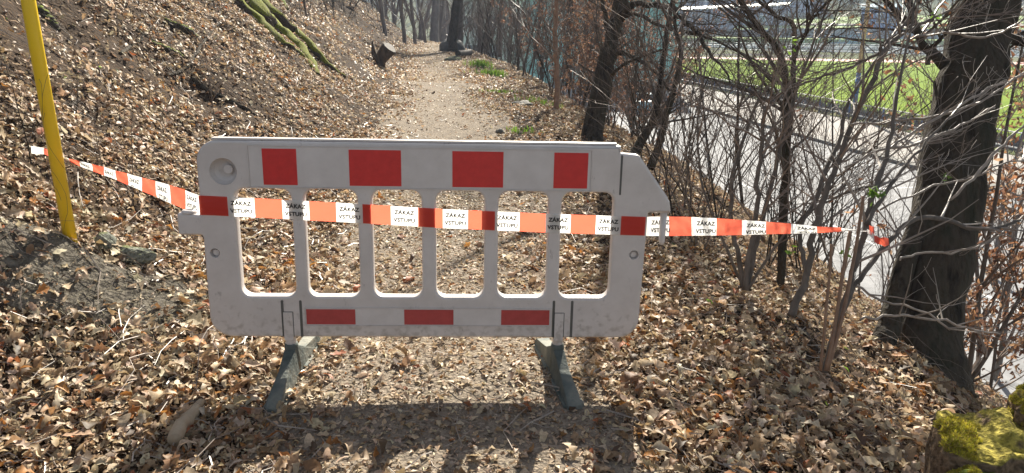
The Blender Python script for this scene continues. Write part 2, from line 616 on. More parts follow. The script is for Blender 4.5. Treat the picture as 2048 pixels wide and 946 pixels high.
# clipped leafless hedge behind the rails: mass of short twigs
hb = MB()
R = random.Random(5)
for i in range(9500):
    t = R.uniform(-10, 112)
    a = V(35.75 + R.uniform(-.1, .7), t, -6.1 + R.uniform(0, .7))
    hb.tube([a, a + Vector((R.gauss(0, .22), R.gauss(0, .22), R.uniform(.3, .75)))], [.03, .012], 3)
hedge = hb.build('low_hedge', M['mesh_dark'])
tag(hedge, 'low leafless hedge growing along the rails at the edge of the sports field', 'hedge')

# lamp post: blue foot, yellowish upper shaft
lp_b = Vector((26.9, 58.6, -6))
lp = tag(empty('lamp_post', lp_b), 'tall ochre post with a blue lower part standing by the sports field fence', 'post')
MB().tube([(0, 0, 0), (0, 0, 3.4)], [.19, .17], 12, True).build('base_sleeve', M['blue'], lp, True)
M['ochre'] = mat('ochre_weathered_post', [(0.42, 0.28, 0.10), (0.58, 0.42, 0.18)], 0.7, 1.2, 6, stretch=(1, 1, .3))
MB().tube([(0, 0, 3.4), (0.03, 0, 8), (.05, 0, 12)], [.165, .15, .13], 12, True).build('shaft', M['ochre'], lp, True)
lh = MB()
lh.tube([(0.05, 0, 12), (-.2, -.6, 12.4), (-.5, -1.4, 12.5)], [.06, .05, .05], 8, True)
lh.build('lamp_arm', M['blue'], lp)
MB().box((-.6, -1.7, 12.5), (.3, .7, .14)).build('lamp_head', M['rail'], lp)

# ---- beyond the track: standing terraces, walls, buildings
M['terrace'] = mat('grey_green_terrace', [(0.30, 0.33, 0.26), (0.44, 0.46, 0.38)], 0.8, 0.6, 6)
M['lawn'] = mat('light_green_lawn', [(0.17, 0.25, 0.05), (0.25, 0.34, 0.09)], 0.9, 0.3, 6, spec=0.2)  # even light green turf of the far lawns
Q, QN = Vector((.906, -.423, 0)).normalized(), Vector((.40, .916, 0)).normalized()   # along / away from the far side of the track


def W(a, b, z):
    """point a metres along and b metres beyond the far edge of the track"""
    p = Vector((35.0, 168.0, 0)) + Q * a + QN * b
    return Vector((p.x, p.y, z))


def wbox(mb, a0, a1, b0, b1, z0, z1, mi=0):
    vs = [W(a0, b0, z0), W(a1, b0, z0), W(a1, b1, z0), W(a0, b1, z0), W(a0, b0, z1), W(a1, b0, z1), W(a1, b1, z1), W(a0, b1, z1)]
    mb.add(vs, [(3, 2, 1, 0), (4, 5, 6, 7), (0, 1, 5, 4), (1, 2, 6, 5), (2, 3, 7, 6), (3, 0, 4, 7)], mi)


stand = tag(empty('spectator_terrace', W(40, 5, -6)), 'long low spectator terrace with steps beyond the red running track', 'terrace')
so = W(40, 5, -6)
for k in range(5):
    mb = MB()
    wbox(mb, -30, 110, 3 + k * 1.6, 12, -6 - (k == 0) * .5, -5.6 + k * .42)
    ob = mb.build('step', M['terrace'] if k % 2 == 0 else M['rail'], stand)
    ob.location = -so
for k in range(36):
    mb = MB()
    b = 2.2
    a = -28 + k * 3.8
    mb.tube([W(a, b, -6) - so, W(a, b, -4.6) - so], [.06, .06], 4)
    mb.build('railing_post', M['retain'], stand)
for zz in (-4.65, -5.2):
    MB().tube([W(-28, 2.2, zz) - so, W(105, 2.2, zz) - so], [.045, .045], 4).build('handrail', M['retain'], stand)

lw = MB()
wbox(lw, -30, 120, 12, 22, -6, -3.0)
tag(lw.build('upper_lawn_ground', M['lawn']), kind='structure')
rw = MB()
wbox(rw, 18, 125, 22, 22.5, -6, -0.9)
tag(rw.build('retaining_wall', M['retain']), 'long blue grey retaining wall above the spectator terrace', 'wall')
lw2 = MB()
lw2.add([W(10, 22.6, -1.2), W(120, 22.6, -1.2), W(120, 60, 2.0), W(10, 60, 2.0)], [(0, 1, 2, 3)])
tag(lw2.build('hillside_lawn_ground', M['lawn']), kind='structure')
lp2 = MB()
lp2.add([W(0, 33, -.1), W(120, 29, -.45), W(120, 31, -.15), W(0, 36, .2)], [(0, 1, 2, 3)])
tag(lp2.build('hillside_path', M['pave']), kind='structure')
M['bldg_blue'] = mat('blue_grey_render', [(0.15, 0.18, 0.26), (0.2, 0.24, 0.33)], 0.8, 0.4, 5)
M['bldg_pale'] = mat('pale_render', [(0.45, 0.44, 0.42), (0.6, 0.58, 0.55)], 0.8, 0.4, 5)
M['teal'] = mat('teal_cladding', [(0.30, 0.72, 0.70), (0.38, 0.80, 0.78)], 0.6, 0.2, 4)
M['glass'] = flat_mat('dark_window_glass', (0.03, 0.04, 0.05), 0.15)
M['roof_pale'] = mat('pale_sheet_roof', [(0.6, 0.6, 0.6), (0.75, 0.75, 0.74)], 0.4, 0.5, 5)
M['stair_blue'] = flat_mat('teal_blue_steel', (0.08, 0.22, 0.3), 0.4)


def building(name, loc, rz, w, d, hgt, wall, roof, nwin, label, floors=2, slope=0.0):
    b = tag(empty(name, loc, rz), label, 'building')
    MB().box((0, 0, hgt / 2 - 1.5), (w, d, hgt + 3)).build('wall', wall, b)
    mb = MB()
    z0 = hgt
    mb.add([(-w / 2 - .4, -d / 2 - .4, z0), (w / 2 + .4, -d / 2 - .4, z0 + slope), (w / 2 + .4, d / 2 + .4, z0 + slope + .8), (-w / 2 - .4, d / 2 + .4, z0 + .8),
            (-w / 2 - .4, -d / 2 - .4, z0 + .3), (w / 2 + .4, -d / 2 - .4, z0 + slope + .3), (w / 2 + .4, d / 2 + .4, z0 + slope + 1.1), (-w / 2 - .4, d / 2 + .4, z0 + 1.1)],
           [(3, 2, 1, 0), (4, 5, 6, 7), (0, 1, 5, 4), (1, 2, 6, 5), (2, 3, 7, 6), (3, 0, 4, 7)])
    mb.build('roof', roof, b)
    for f in range(floors):
        for i in range(nwin):
            x = -w / 2 + (i + .5) * w / nwin
            zc = hgt * (f + .55) / floors
            win = MB().box((x, -d / 2 - .01, zc), (w / nwin * .55, .06, hgt / floors * .42)).build('window', M['glass'], b)
            fr = MB()
            ww, hh = w / nwin * .55, hgt / floors * .42
            fr.box((x, -d / 2 - .06, zc + hh / 2), (ww + .16, .08, .1))
            fr.box((x, -d / 2 - .06, zc - hh / 2), (ww + .16, .08, .1))
            fr.box((x, -d / 2 - .055, zc), (.08, .06, hh))
            fr.build('frame', M['rail'], win)
    return b


building('long_hall', W(6, 38, -1.2), math.radians(-22), 30, 12, 4.2, M['bldg_blue'], M['roof_pale'], 8, 'long low blue grey hall with a pale roof on the far hillside', 1, 1.2)
building('upper_hall', W(6, 66, 1.2), math.radians(-18), 44, 12, 7, M['bldg_blue'], M['roof_pale'], 9, 'larger dark blue hall higher up the far hillside behind the long low hall', 2, 1.5)
building('teal_building', Vector((11.5, 98, -6)), math.radians(-8), 18, 14, 19, M['teal'], M['roof_pale'], 0, 'tall teal clad building behind the trees at the end of the road', 5)
building('pale_house', Vector((-2, 128, -6)), math.radians(6), 13, 9, 13, M['bldg_pale'], M['retain'], 4, 'pale rendered house showing through the thicket at the bend of the path', 3)
kb_ = building('blue_kiosk', W(41.5, 26, -1.2), math.radians(-22), 7.5, 4, 4.6, M['blue'], M['stair_blue'], 3, 'small bright blue kiosk standing on the lawn above the retaining wall', 1)
stp = tag(empty('metal_steps', W(34, 12, -5)), 'teal steel stair and landing standing on the spectator terrace', 'steps')
sm = MB()
o_ = W(34, 12, -5)
sm.tube([W(30, 11, -3.9) - o_, W(38, 11, -3.4) - o_], [.12, .12], 4)
sm.tube([W(30, 11, -2.6) - o_, W(38, 11, -2.1) - o_], [.1, .1], 4)
for k in range(5):
    sm.tube([W(30 + 2 * k, 11, -5.2) - o_, W(30 + 2 * k, 11, -2.5 + .12 * k) - o_], [.09, .09], 4)
sm.tube([W(34, 11, -2.3) - o_, W(37, 11, -3.9) - o_], [.07, .07], 4)
sm.build('frame', M['stair_blue'], stp)
dk = MB()
wbox(dk, 30, 38, 11, 12.2, -3.9, -3.75)
dk.build('deck', M['stair_blue'], stp).location = -o_

# parked car on the road below
M['car_paint'] = flat_mat('pale_blue_car_paint', (0.25, 0.55, 0.68), 0.25, 0.6)
car_p = P(1290, 222, 62)
cz = ZV
car = tag(empty('parked_car', (car_p.x, car_p.y, cz), math.radians(80)), 'pale blue car parked on the road below, seen through the thicket', 'car')
prof = [(-2.1, .35), (-2.15, .8), (-1.9, .95), (-1.3, 1.02), (-.75, 1.42), (.6, 1.45), (1.25, 1.0), (2.0, .85), (2.15, .6), (2.1, .35)]
cb = MB()
n_ = len(prof)
cvs = [(x, -.82 if z < 1.1 else -.66, z) for x, z in prof] + [(x, .82 if z < 1.1 else .66, z) for x, z in prof]
cb.add(cvs, [(i, (i + 1) % n_, n_ + (i + 1) % n_, n_ + i) for i in range(n_)] + [tuple(range(n_ - 1, -1, -1)), tuple(n_ + i for i in range(n_))])
cb.build('body', M['car_paint'], car)
M['tyre'] = flat_mat('black_rubber', (0.02, 0.02, 0.02), 0.8)
for sx in (-1.3, 1.35):
    for sy in (-.8, .8):
        wl = MB().tube([(sx, sy - .1, .32), (sx, sy + .1, .32)], [.32, .32], 16, True).build('wheel', M['tyre'], car)
        MB().tube([(sx, sy - .115, .32), (sx, sy + .115, .32)], [.18, .18], 12, True).build('rim', M['rail'], wl)
wsm = MB().add([(-1.27, -.7, 1.06), (-.79, -.62, 1.40), (-.79, .62, 1.40), (-1.27, .7, 1.06)], [(0, 1, 2, 3)])
wsm.build('rear_window', M['glass'], car).location = (-.03, 0, .02)
for sy in (-1, 1):
    MB().add([(-.7, sy * .70, 1.36), (.55, sy * .70, 1.38), (1.05, sy * .79, 1.06), (-1.1, sy * .79, 1.06)], [(0, 1, 2, 3)]).build('side_window', M['glass'], car).location = (0, sy * .02, 0)

# ------------------------------------------------------------ the barrier
def rot3(p, r, y):
    cx_, sx_ = math.cos(p), math.sin(p)
    cz_, sz_ = math.cos(r), math.sin(r)
    cy_, sy_ = math.cos(y), math.sin(y)
    rx = Matrix(((1, 0, 0), (0, cx_, -sx_), (0, sx_, cx_)))
    ry = Matrix(((cy_, 0, sy_), (0, 1, 0), (-sy_, 0, cy_)))
    rz = Matrix(((cz_, -sz_, 0), (sz_, cz_, 0), (0, 0, 1)))
    return rz @ rx @ ry


CAMR = Matrix(((1, 0, 0), (0, sp, -cp), (0, cp, sp)))       # camera axes in the world
BR = CAMR @ rot3(math.radians(14.59), math.radians(-1.2037), math.radians(2.717))
BO = P(845, 473, 3.0)
BM = Matrix.Translation(BO) @ BR.to_4x4()                    # x along the panel, y up, z out of its front face


def B(u, v, w=0.0):
    return BM @ Vector((u, v, w))


M['plastic'] = None
m, nt, b = node_mat('weathered_white_plastic')
N, L = nt.nodes, nt.links
tc = N.new('ShaderNodeTexCoord')
n1 = N.new('ShaderNodeTexNoise'); n1.inputs['Scale'].default_value = 5; n1.inputs['Detail'].default_value = 9; n1.inputs['Roughness'].default_value = .7
n2 = N.new('ShaderNodeTexNoise'); n2.inputs['Scale'].default_value = 26; n2.inputs['Detail'].default_value = 8; n2.inputs['Roughness'].default_value = .75
mp = N.new('ShaderNodeMapping'); mp.inputs['Scale'].default_value = (1, .5, 1); mp.inputs['Rotation'].default_value = (0, 0, .5)
L.new(tc.outputs['Object'], n1.inputs['Vector']); L.new(tc.outputs['Object'], mp.inputs[0]); L.new(mp.outputs[0], n2.inputs['Vector'])
r1 = N.new('ShaderNodeValToRGB')
r1.color_ramp.elements[0].position = .3; r1.color_ramp.elements[1].position = .62
r1.color_ramp.elements[0].color = (.50, .455, .43, 1); r1.color_ramp.elements[1].color = (.60, .555, .53, 1)
r2 = N.new('ShaderNodeValToRGB')
r2.color_ramp.elements[0].position = .30; r2.color_ramp.elements[1].position = .40
r2.color_ramp.elements[0].color = (.38, .36, .35, 1); r2.color_ramp.elements[1].color = (1, 1, 1, 1)
L.new(n1.outputs['Fac'], r1.inputs[0]); L.new(n2.outputs['Fac'], r2.inputs[0])
mx = N.new('ShaderNodeMix'); mx.data_type = 'RGBA'; mx.blend_type = 'MULTIPLY'; mx.inputs[0].default_value = .8
L.new(r1.outputs[0], mx.inputs[6]); L.new(r2.outputs[0], mx.inputs[7])
# dried mud splashed up along the lower edge
sep = N.new('ShaderNodeSeparateXYZ'); L.new(tc.outputs['Object'], sep.inputs[0])
mrm = N.new('ShaderNodeMapRange'); mrm.inputs[1].default_value = -.22; mrm.inputs[2].default_value = -.46; mrm.inputs[3].default_value = -.12; mrm.inputs[4].default_value = .14
L.new(sep.outputs['Y'], mrm.inputs[0])
n3 = N.new('ShaderNodeTexNoise'); n3.inputs['Scale'].default_value = 34; n3.inputs['Detail'].default_value = 7; L.new(tc.outputs['Object'], n3.inputs['Vector'])
ad = N.new('ShaderNodeMath'); ad.operation = 'ADD'; L.new(n3.outputs['Fac'], ad.inputs[0]); L.new(mrm.outputs[0], ad.inputs[1])
mr2 = N.new('ShaderNodeMapRange'); mr2.inputs[1].default_value = .56; mr2.inputs[2].default_value = .74; mr2.inputs[4].default_value = .4; L.new(ad.outputs[0], mr2.inputs[0])
mx2 = N.new('ShaderNodeMix'); mx2.data_type = 'RGBA'; L.new(mr2.outputs[0], mx2.inputs[0]); L.new(mx.outputs[2], mx2.inputs[6]); mx2.inputs[7].default_value = (.20, .16, .12, 1)
L.new(mx2.outputs[2], b.inputs['Base Color'])
b.inputs['Roughness'].default_value = .42
bp = N.new('ShaderNodeBump'); bp.inputs['Strength'].default_value = .12; bp.inputs['Distance'].default_value = .002
L.new(n2.outputs['Fac'], bp.inputs['Height']); L.new(bp.outputs[0], b.inputs['Normal'])
M['plastic'] = m
M['groove'] = flat_mat('groove_shade', (0.10, 0.095, 0.085), 0.8)  # dark colour stands for the shade inside the moulded grooves


def rounded(pts, n=7):
    """polygon corners (x, y, radius) -> outline points"""
    out = []
    k = len(pts)
    for i in range(k):
        x, y, r = pts[i]
        p = Vector((x, y)); a = Vector(pts[i - 1][:2]); c = Vector(pts[(i + 1) % k][:2])
        if r <= 0:
            out.append((x, y)); continue
        d1, d2 = (a - p).normalized(), (c - p).normalized()
        ang = d1.angle(d2)
        t = r / math.tan(ang / 2)
        cen = p + (d1 + d2).normalized() * (r / math.sin(ang / 2))
        s, e = p + d1 * t - cen, p + d2 * t - cen
        a0 = math.atan2(s.y, s.x); a1 = math.atan2(e.y, e.x)
        da = (a1 - a0 + math.pi) % (2 * math.pi) - math.pi
        for j in range(n + 1):
            q = a0 + da * j / n
            out.append((cen.x + math.cos(q) * r, cen.y + math.sin(q) * r))
    return out


def extruded(name, outline, holes, depth, bev, material, parent, wfront=0.0):
    """outline with holes, DEPTH thick behind its front face at z = WFRONT, bevelled edges"""
    cu = bpy.data.curves.new(name, 'CURVE')
    cu.dimensions = '2D'
    cu.fill_mode = 'BOTH'
    cu.extrude = depth / 2 - bev
    cu.bevel_depth = bev
    cu.bevel_resolution = 2
    cu.offset = -bev
    for loop in [outline] + holes:
        s = cu.splines.new('POLY')
        s.points.add(len(loop) - 1)
        for i, (x, y) in enumerate(loop):
            s.points[i].co = (x, y, 0, 1)
        s.use_cyclic_u = True
    ob = bpy.data.objects.new(name, cu)
    C.objects.link(ob)
    dg = bpy.context.evaluated_depsgraph_get()
    me = bpy.data.meshes.new_from_object(ob.evaluated_get(dg))
    bpy.data.objects.remove(ob)
    me.name = name
    for v in me.vertices:
        v.co.z += wfront - depth / 2
    me.materials.clear()
    me.materials.append(material)
    o = bpy.data.objects.new(name, me)
    C.objects.link(o)
    o.parent = parent
    return o


barrier = tag(empty('barrier'), 'white plastic pedestrian barrier with red reflective blocks standing across the path', 'barrier')
barrier.matrix_world = BM
outline = rounded([(-.878, .378, .085), (.792, .378, .004), (.792, .348, 0), (.864, .343, .012), (1.004, .155, .012), (1.012, .108, .008),
                   (.918, .108, .006), (.908, -.439, .085), (-.878, -.439, .09), (-.876, -.004, .01), (-.972, -.004, .012), (-.972, .088, .012), (-.877, .078, .006)])
holes = []
for (l, r) in ((-.741, -.519), (-.470, -.258), (-.202, -.003), (.054, .250), (.307, .509), (.562, .775)):
    holes.append(rounded([(l, .189, .042), (r, .189, .042), (r, -.261, .04), (l, -.261, .04)], 8)[::-1])
panel = extruded('panel', outline, holes, .055, .010, M['plastic'], barrier)
# back rib of each opening: a thinner inner lip that the sun catches
for hl in holes:
    pass
# hook prong hanging from the tapered arm
MB().tube([(.989, .112, -.03), (.989, .0, -.03), (.989, -.018, -.03), (.99, -.034, -.03)], [.0145, .0135, .013, .007], 12, True).build('hook', M['plastic'], barrier, True)
# pin on the lug
MB().tube([(-.932, .082, -.027), (-.932, .094, -.027)], [.03, .026], 20, True).build('pin', M['plastic'], barrier, True)
# top cap rail: raised lip behind the front edge
MB().box((-.02, .3835, -.0275), (1.59, .008, .034)).build('top_rail', M['plastic'], barrier)
tl = MB()
a_, b_ = Vector((.868, .342, 0)), Vector((1.0, .166, 0))
dd = (b_ - a_).normalized(); nn = Vector((-dd.y, dd.x, 0)) * -1
tl.box((a_ + b_) / 2 - nn * -.004 + Vector((0, 0, -.0275)), ((b_ - a_).length * .96, .008, .034), Matrix.Rotation(math.atan2(dd.y, dd.x), 3, 'Z'))
tl.build('top_rail', M['plastic'], barrier)

# reflective strips
def slab(name, u0, u1, v0, v1, w, m, parent, t=.002):
    return MB().box(((u0 + u1) / 2, (v0 + v1) / 2, w - t / 2), (u1 - u0, v1 - v0, t)).build(name, m, parent)


st_up = slab('reflective_strip', -.672, .672, .199, .358, .0015, M['white_film'], barrier)
for u0, u1 in ((-.621, -.4885), (-.285, -.081), (.121, .323), (.525, .661)):
    slab('red_block', u0, u1, .206, .3495, .0028, M['red_film'], st_up)
st_lo = slab('reflective_strip', -.484, .532, -.384, -.311, .0015, M['white_film'], barrier)
for u0, u1 in ((-.482, -.281), (-.079, .1255), (.325, .5275)):
    slab('red_block', u0, u1, -.3805, -.3145, .0028, M['red_film_low'], st_lo)
# thin raised rims round the strips, the groove under the upper strip, vertical grooves beside the pegs
rim = MB()
for (u0, u1, v0, v1) in ((-.676, .676, .196, .361), (-.488, .536, -.387, -.308)):
    for c, s in ((((u0 + u1) / 2, v0, .001), (u1 - u0, .003, .006)), (((u0 + u1) / 2, v1, .001), (u1 - u0, .003, .006)),
                 ((u0, (v0 + v1) / 2, .001), (.003, v1 - v0, .0058)), ((u1, (v0 + v1) / 2, .001), (.003, v1 - v0, .0058))):
        rim.box(c, s)
rim.build('strip_rim', M['plastic'], barrier)
gv = MB()


def vgroove(mb, u0, v0, u1, v1, wd=.011):
    """rounded bar lying in the face: shade of a recess put into its dark colour"""
    pts = rounded([(min(u0, u1) - wd / 2, max(v0, v1), wd * .48), (max(u0, u1) + wd / 2, max(v0, v1), wd * .48), (u1 + wd / 2, min(v0, v1), wd * .2), (u1 - wd / 2, min(v0, v1), wd * .2)], 4)
    n = len(pts)
    mb.add([(x, y, .0004) for x, y in pts] + [(x, y, -.0035) for x, y in pts], [tuple(range(n))[::-1], tuple(range(n, 2 * n))] + [(i, (i + 1) % n, n + (i + 1) % n, n + i) for i in range(n)])


for (u, v0, v1) in ((-.579, -.276, -.437), (-.504, -.276, -.437), (.545, -.272, -.437), (.622, -.272, -.437)):
    gv = MB()
    vgroove(gv, u, v0, u, v1)
    gv.build('groove', M['groove'], barrier)
gv = MB()
vgroove(gv, .796, .343, .797, .181, .008)
gv.build('groove', M['groove'], barrier)
for o_u in (-.558, .569):
    for du in (-.021, .021):
        gv = MB()
        vgroove(gv, o_u + du, -.326, o_u + du, -.437, .003)
        gv.build('groove', M['groove'], barrier)
    gv = MB()
    gv.box((o_u, -.327, -.0005), (.0385, .0028, .0018))
    gv.build('groove', M['groove'], barrier)


# round bowl with a button, two lock holes, three moulded discs
def ring_disc(mb, u, v, prof, k=36):
    """surface of revolution about the face normal: prof = [(radius, w)]"""
    vs = []
    for r, w in prof:
        for j in range(k):
            t = 2 * math.pi * j / k
            vs.append((u + r * math.cos(t), v + r * math.sin(t), w))
    fs = [(i * k + j, i * k + (j + 1) % k, (i + 1) * k + (j + 1) % k, (i + 1) * k + j) for i in range(len(prof) - 1) for j in range(k)]
    fs.append(tuple((len(prof) - 1) * k + j for j in range(k)))
    mb.add(vs, fs)


def punch(obj, cutters):
    """cut shallow recesses with a boolean"""
    for cmb in cutters:
        c = cmb.build('cutter', M['plastic'])
        bm_ = bmesh.new(); bm_.from_mesh(c.data); bmesh.ops.recalc_face_normals(bm_, faces=bm_.faces); bm_.to_mesh(c.data); bm_.free()
        c.matrix_world = obj.matrix_world
        mod = obj.modifiers.new('cut', 'BOOLEAN')
        mod.operation = 'DIFFERENCE'
        mod.solver = 'EXACT'
        mod.object = c
        bpy.context.view_layer.update()
        dg = bpy.context.evaluated_depsgraph_get()
        me = bpy.data.meshes.new_from_object(obj.evaluated_get(dg))
        obj.modifiers.clear()
        bpy.data.objects.remove(c)
        if len(me.polygons) > 50:
            obj.data = me


import bmesh
bm = bmesh.new(); bm.from_mesh(panel.data)
bmesh.ops.remove_doubles(bm, verts=bm.verts, dist=1e-5)
bmesh.ops.recalc_face_normals(bm, faces=bm.faces)
bm.to_mesh(panel.data); bm.free()
bpy.context.view_layer.update()


def plug(u, v, prof, k=36):
    mb = MB()
    vs = []
    for r, w in prof:
        for j in range(k):
            t = 2 * math.pi * j / k
            vs.append((u + r * math.cos(t), v + r * math.sin(t), w))
    fs = [(i * k + j, i * k + (j + 1) % k, (i + 1) * k + (j + 1) % k, (i + 1) * k + j) for i in range(len(prof) - 1) for j in range(k)]
    fs.append(tuple((len(prof) - 1) * k + j for j in range(k)))
    fs.append(tuple(range(k))[::-1])
    return mb.add(vs, fs)


punch(panel, [plug(-.776, .256, [(.0535, .01), (.0535, -.001), (.050, -.014), (.042, -.027), (.028, -.036)]),
              plug(-.834, -.077, [(.0195, .01), (.0195, -.0005), (.017, -.02)]),
              plug(.870, -.071, [(.0195, .01), (.0195, -.0005), (.017, -.02)])])
plug(-.763, .262, [(.019, -.040), (.019, -.018), (.016, -.0155)]).build('button', M['plastic'], barrier)
plug(-.832, -.0765, [(.0115, -.025), (.0115, -.009)]).build('button', M['plastic'], barrier)
plug(.868, -.0705, [(.0115, -.025), (.0115, -.009)]).build('button', M['plastic'], barrier)
for u in (-.811, -.746, -.683):
    mb = MB()
    ring_disc(mb, u, -.351, [(.0152, -.001), (.0152, .0009), (.0125, .0009), (.0125, .0002)])
    mb.build('moulded_disc', M['plastic'], barrier)

# pegs and feet
M['foot_pale'] = M['foot']
for k, (u, px, base_px, yaw) in enumerate(((-.5585, 588, (593, 752), -1), (.5695, 1126, (1118, 755), 11))):
    peg = MB()
    peg.box((u, -.390, -.006), (.037, .122, .018))
    peg.tube([(u, -.445, -.0275), (u, -.478, -.0275)], [.021, .0225], 16, True)
    peg.build('peg', M['plastic'], barrier)
    top = B(u, -.475, -.0275)
    bx, by = top.x, top.y
    gz = min(h(bx, by - .25), h(bx, by + .2), h(bx, by))
    ft = empty('foot', (bx, by, gz), math.radians(yaw))
    ft.parent = barrier
    ft.matrix_parent_inverse = BM.inverted()
    ft['label'] = ('dusty grey green rubber foot under the lug end', 'dusty grey green rubber foot under the hooked end')[k]
    hz = top.z - gz
    so_ = MB()
    so_.tube([(0, 0, hz * .35), (0, 0, hz - .012), (0, 0, hz)], [.033, .0285, .0265], 18, True)
    so_.build('socket', M['foot'], ft, True)
    for sgn, ln in ((-1, .29), (1, .31)):
        z_end = h(bx + math.sin(math.radians(-yaw)) * ln * sgn, by + sgn * ln) - gz
        t0 = hz * .9
        prof_f = [(0.0, t0), (.03, t0 * .96), (.12, t0 * .66), (ln - .04, z_end + .055), (ln, z_end + .03), (ln, z_end - .03), (0, -.04)]
        wds = [.024, .024, .022, .03, .03, .036, .036]
        mb = MB()
        n = len(prof_f)
        vs = [(-w_, sgn * y_, z_) for (y_, z_), w_ in zip(prof_f, wds)] + [(w_, sgn * y_, z_) for (y_, z_), w_ in zip(prof_f, wds)]
        mb.add(vs, [tuple(range(n)), tuple(range(n, 2 * n))[::-1]] + [(i, n + i, n + (i + 1) % n, (i + 1) % n) for i in range(n)])
        # moulded flanges along the foot of the blade
        mb.box((.034, sgn * ln * .55, .012 + z_end * .5), (.02, ln * .8, .03))
        mb.box((-.034, sgn * ln * .55, .012 + z_end * .5), (.02, ln * .8, .03))
        bl = mb.build('blade', M['foot'], ft)
        bv = bl.modifiers.new('bev', 'BEVEL'); bv.width = .004; bv.segments = 2

# ------------------------------------------------------------ the tape
TW = .080
m, nt, b = node_mat('tape_white_film')
def tape_mat(name, col, tcol, t):
    m, nt, b = node_mat(name)
    N, L = nt.nodes, nt.links
    tc = N.new('ShaderNodeTexCoord')
    no = N.new('ShaderNodeTexNoise'); no.inputs['Scale'].default_value = 22; no.inputs['Detail'].default_value = 3
    mp = N.new('ShaderNodeMapping'); mp.inputs['Scale'].default_value = (.4, .4, 2.2)
    L.new(tc.outputs['Object'], mp.inputs[0]); L.new(mp.outputs[0], no.inputs['Vector'])
    bp = N.new('ShaderNodeBump'); bp.inputs['Strength'].default_value = .7; bp.inputs['Distance'].default_value = .006
    L.new(no.outputs['Fac'], bp.inputs['Height']); L.new(bp.outputs[0], b.inputs['Normal'])
    b.inputs['Base Color'].default_value = (*col, 1); b.inputs['Roughness'].default_value = .35
    tr = N.new('ShaderNodeBsdfTranslucent'); tr.inputs[0].default_value = (*tcol, 1)
    mi = N.new('ShaderNodeMixShader'); mi.inputs[0].default_value = t
    L.new(b.outputs[0], mi.inputs[1]); L.new(tr.outputs[0], mi.inputs[2]); L.new(mi.outputs[0], N['Material Output'].inputs[0])
    return m


M['tape_white'] = tape_mat('white_tape_film', (.72, .70, .68), (.95, .95, .93), .55)
M['tape_red'] = tape_mat('red_tape_film', (.62, .045, .03), (.95, .19, .11), .5)


class Ribbon:
    """tape through a list of (top point, bottom point); s = length along it"""

    def __init__(self, pairs):
        self.t = [Vector(a) for a, b in pairs]
        self.b = [Vector(b) for a, b in pairs]
        self.s = [0.0]
        for i in range(1, len(pairs)):
            self.s.append(self.s[-1] + ((self.t[i] + self.b[i]) / 2 - (self.t[i - 1] + self.b[i - 1]) / 2).length)

    def at(self, s, t, off=0.0):
        i = 0
        while i < len(self.s) - 2 and self.s[i + 1] < s:
            i += 1
        f = (s - self.s[i]) / max(1e-9, self.s[i + 1] - self.s[i])
        a = self.t[i].lerp(self.t[i + 1], f)
        b = self.b[i].lerp(self.b[i + 1], f)
        p = a.lerp(b, t)
        n = (self.t[i + 1] - self.t[i]).cross(self.b[i] - self.t[i]).normalized()
        if n.dot(Vector((0, 0, CAMZ)) - p) < 0:
            n = -n
        return p + n * off


def tape_mesh(rib, bounds, first_red, name, parent=None, sag=0.0, wr=.0012, seed=1):
    """coloured ribbon, BOUNDS = lengths where the colour changes"""
    R = random.Random(seed)
    mb = MB()
    for i in range(len(bounds) - 1):
        mi = 1 if (i % 2 == 0) == first_red else 0
        s0, s1 = bounds[i], bounds[i + 1]
        n = max(2, int((s1 - s0) / .012))
        vs = []
        for j in range(n + 1):
            s = s0 + (s1 - s0) * j / n
            for q in range(5):
                t = q / 4
                wv = wr * math.sin(s * 37 + q * 1.3 + seed) + wr * .6 * math.sin(s * 91 + q * 2.1)
                vs.append(rib.at(s, t, wv))
        fs = [(j * 5 + q, j * 5 + q + 1, (j + 1) * 5 + q + 1, (j + 1) * 5 + q) for j in range(n) for q in range(4)]
        mb.add(vs, fs, mi)
    return mb.build(name, [M['tape_white'], M['tape_red']], parent, True)


def word_mesh(word, cap=.0165):
    cu = bpy.data.curves.new('word', 'FONT')
    cu.body = word
    cu.size = cap / .72
    cu.align_x = 'CENTER'
    cu.offset = .0009
    cu.space_character = 1.06
    cu.resolution_u = 2
    ob = bpy.data.objects.new('word', cu)
    C.objects.link(ob)
    dg = bpy.context.evaluated_depsgraph_get()
    me = bpy.data.meshes.new_from_object(ob.evaluated_get(dg))
    bpy.data.objects.remove(ob)
    bm = bmesh.new(); bm.from_mesh(me)
    bmesh.ops.triangulate(bm, faces=bm.faces)
    vs = [v.co.copy() for v in bm.verts]
    fs = [[v.index for v in f.verts] for f in bm.faces]
    bm.free()
    return vs, fs


WORDS = [(word_mesh('Z\u00c1KAZ'), .40), (word_mesh('VSTUPU'), .80)]


def letter(rib, centers, parent, vis=None, off=.0042, xs=1.0):
    """the two printed lines centred on each length in CENTERS; VIS(s) = part of the tape's width that shows"""
    out_ = []
    for s_c in centers:
        mb = MB()
        v_ = vis(s_c) if vis else 1.0
        for (vs, fs), base in WORDS:
            pos = [(s_c + p.x * xs, (base - p.y / TW) / v_) for p in vs]
            good = [f for f in fs if all(pos[i][1] <= .985 for i in f)]
            used = sorted({i for f in good for i in f})
            mp_ = {i: k for k, i in enumerate(used)}
            if used:
                mb.add([rib.at(pos[i][0], pos[i][1], off) for i in used], [tuple(mp_[i] for i in f) for f in good])
        if mb.n:
            o = mb.build('lettering', M['ink'])
            o.parent = parent
            out_.append(o)
    return out_


tape = tag(empty('barrier_tape', B(0, .06)), 'red and white warning tape with black writing tied between yellow pole, barrier and sapling', 'tape')
to = Matrix.Translation(tape.location)
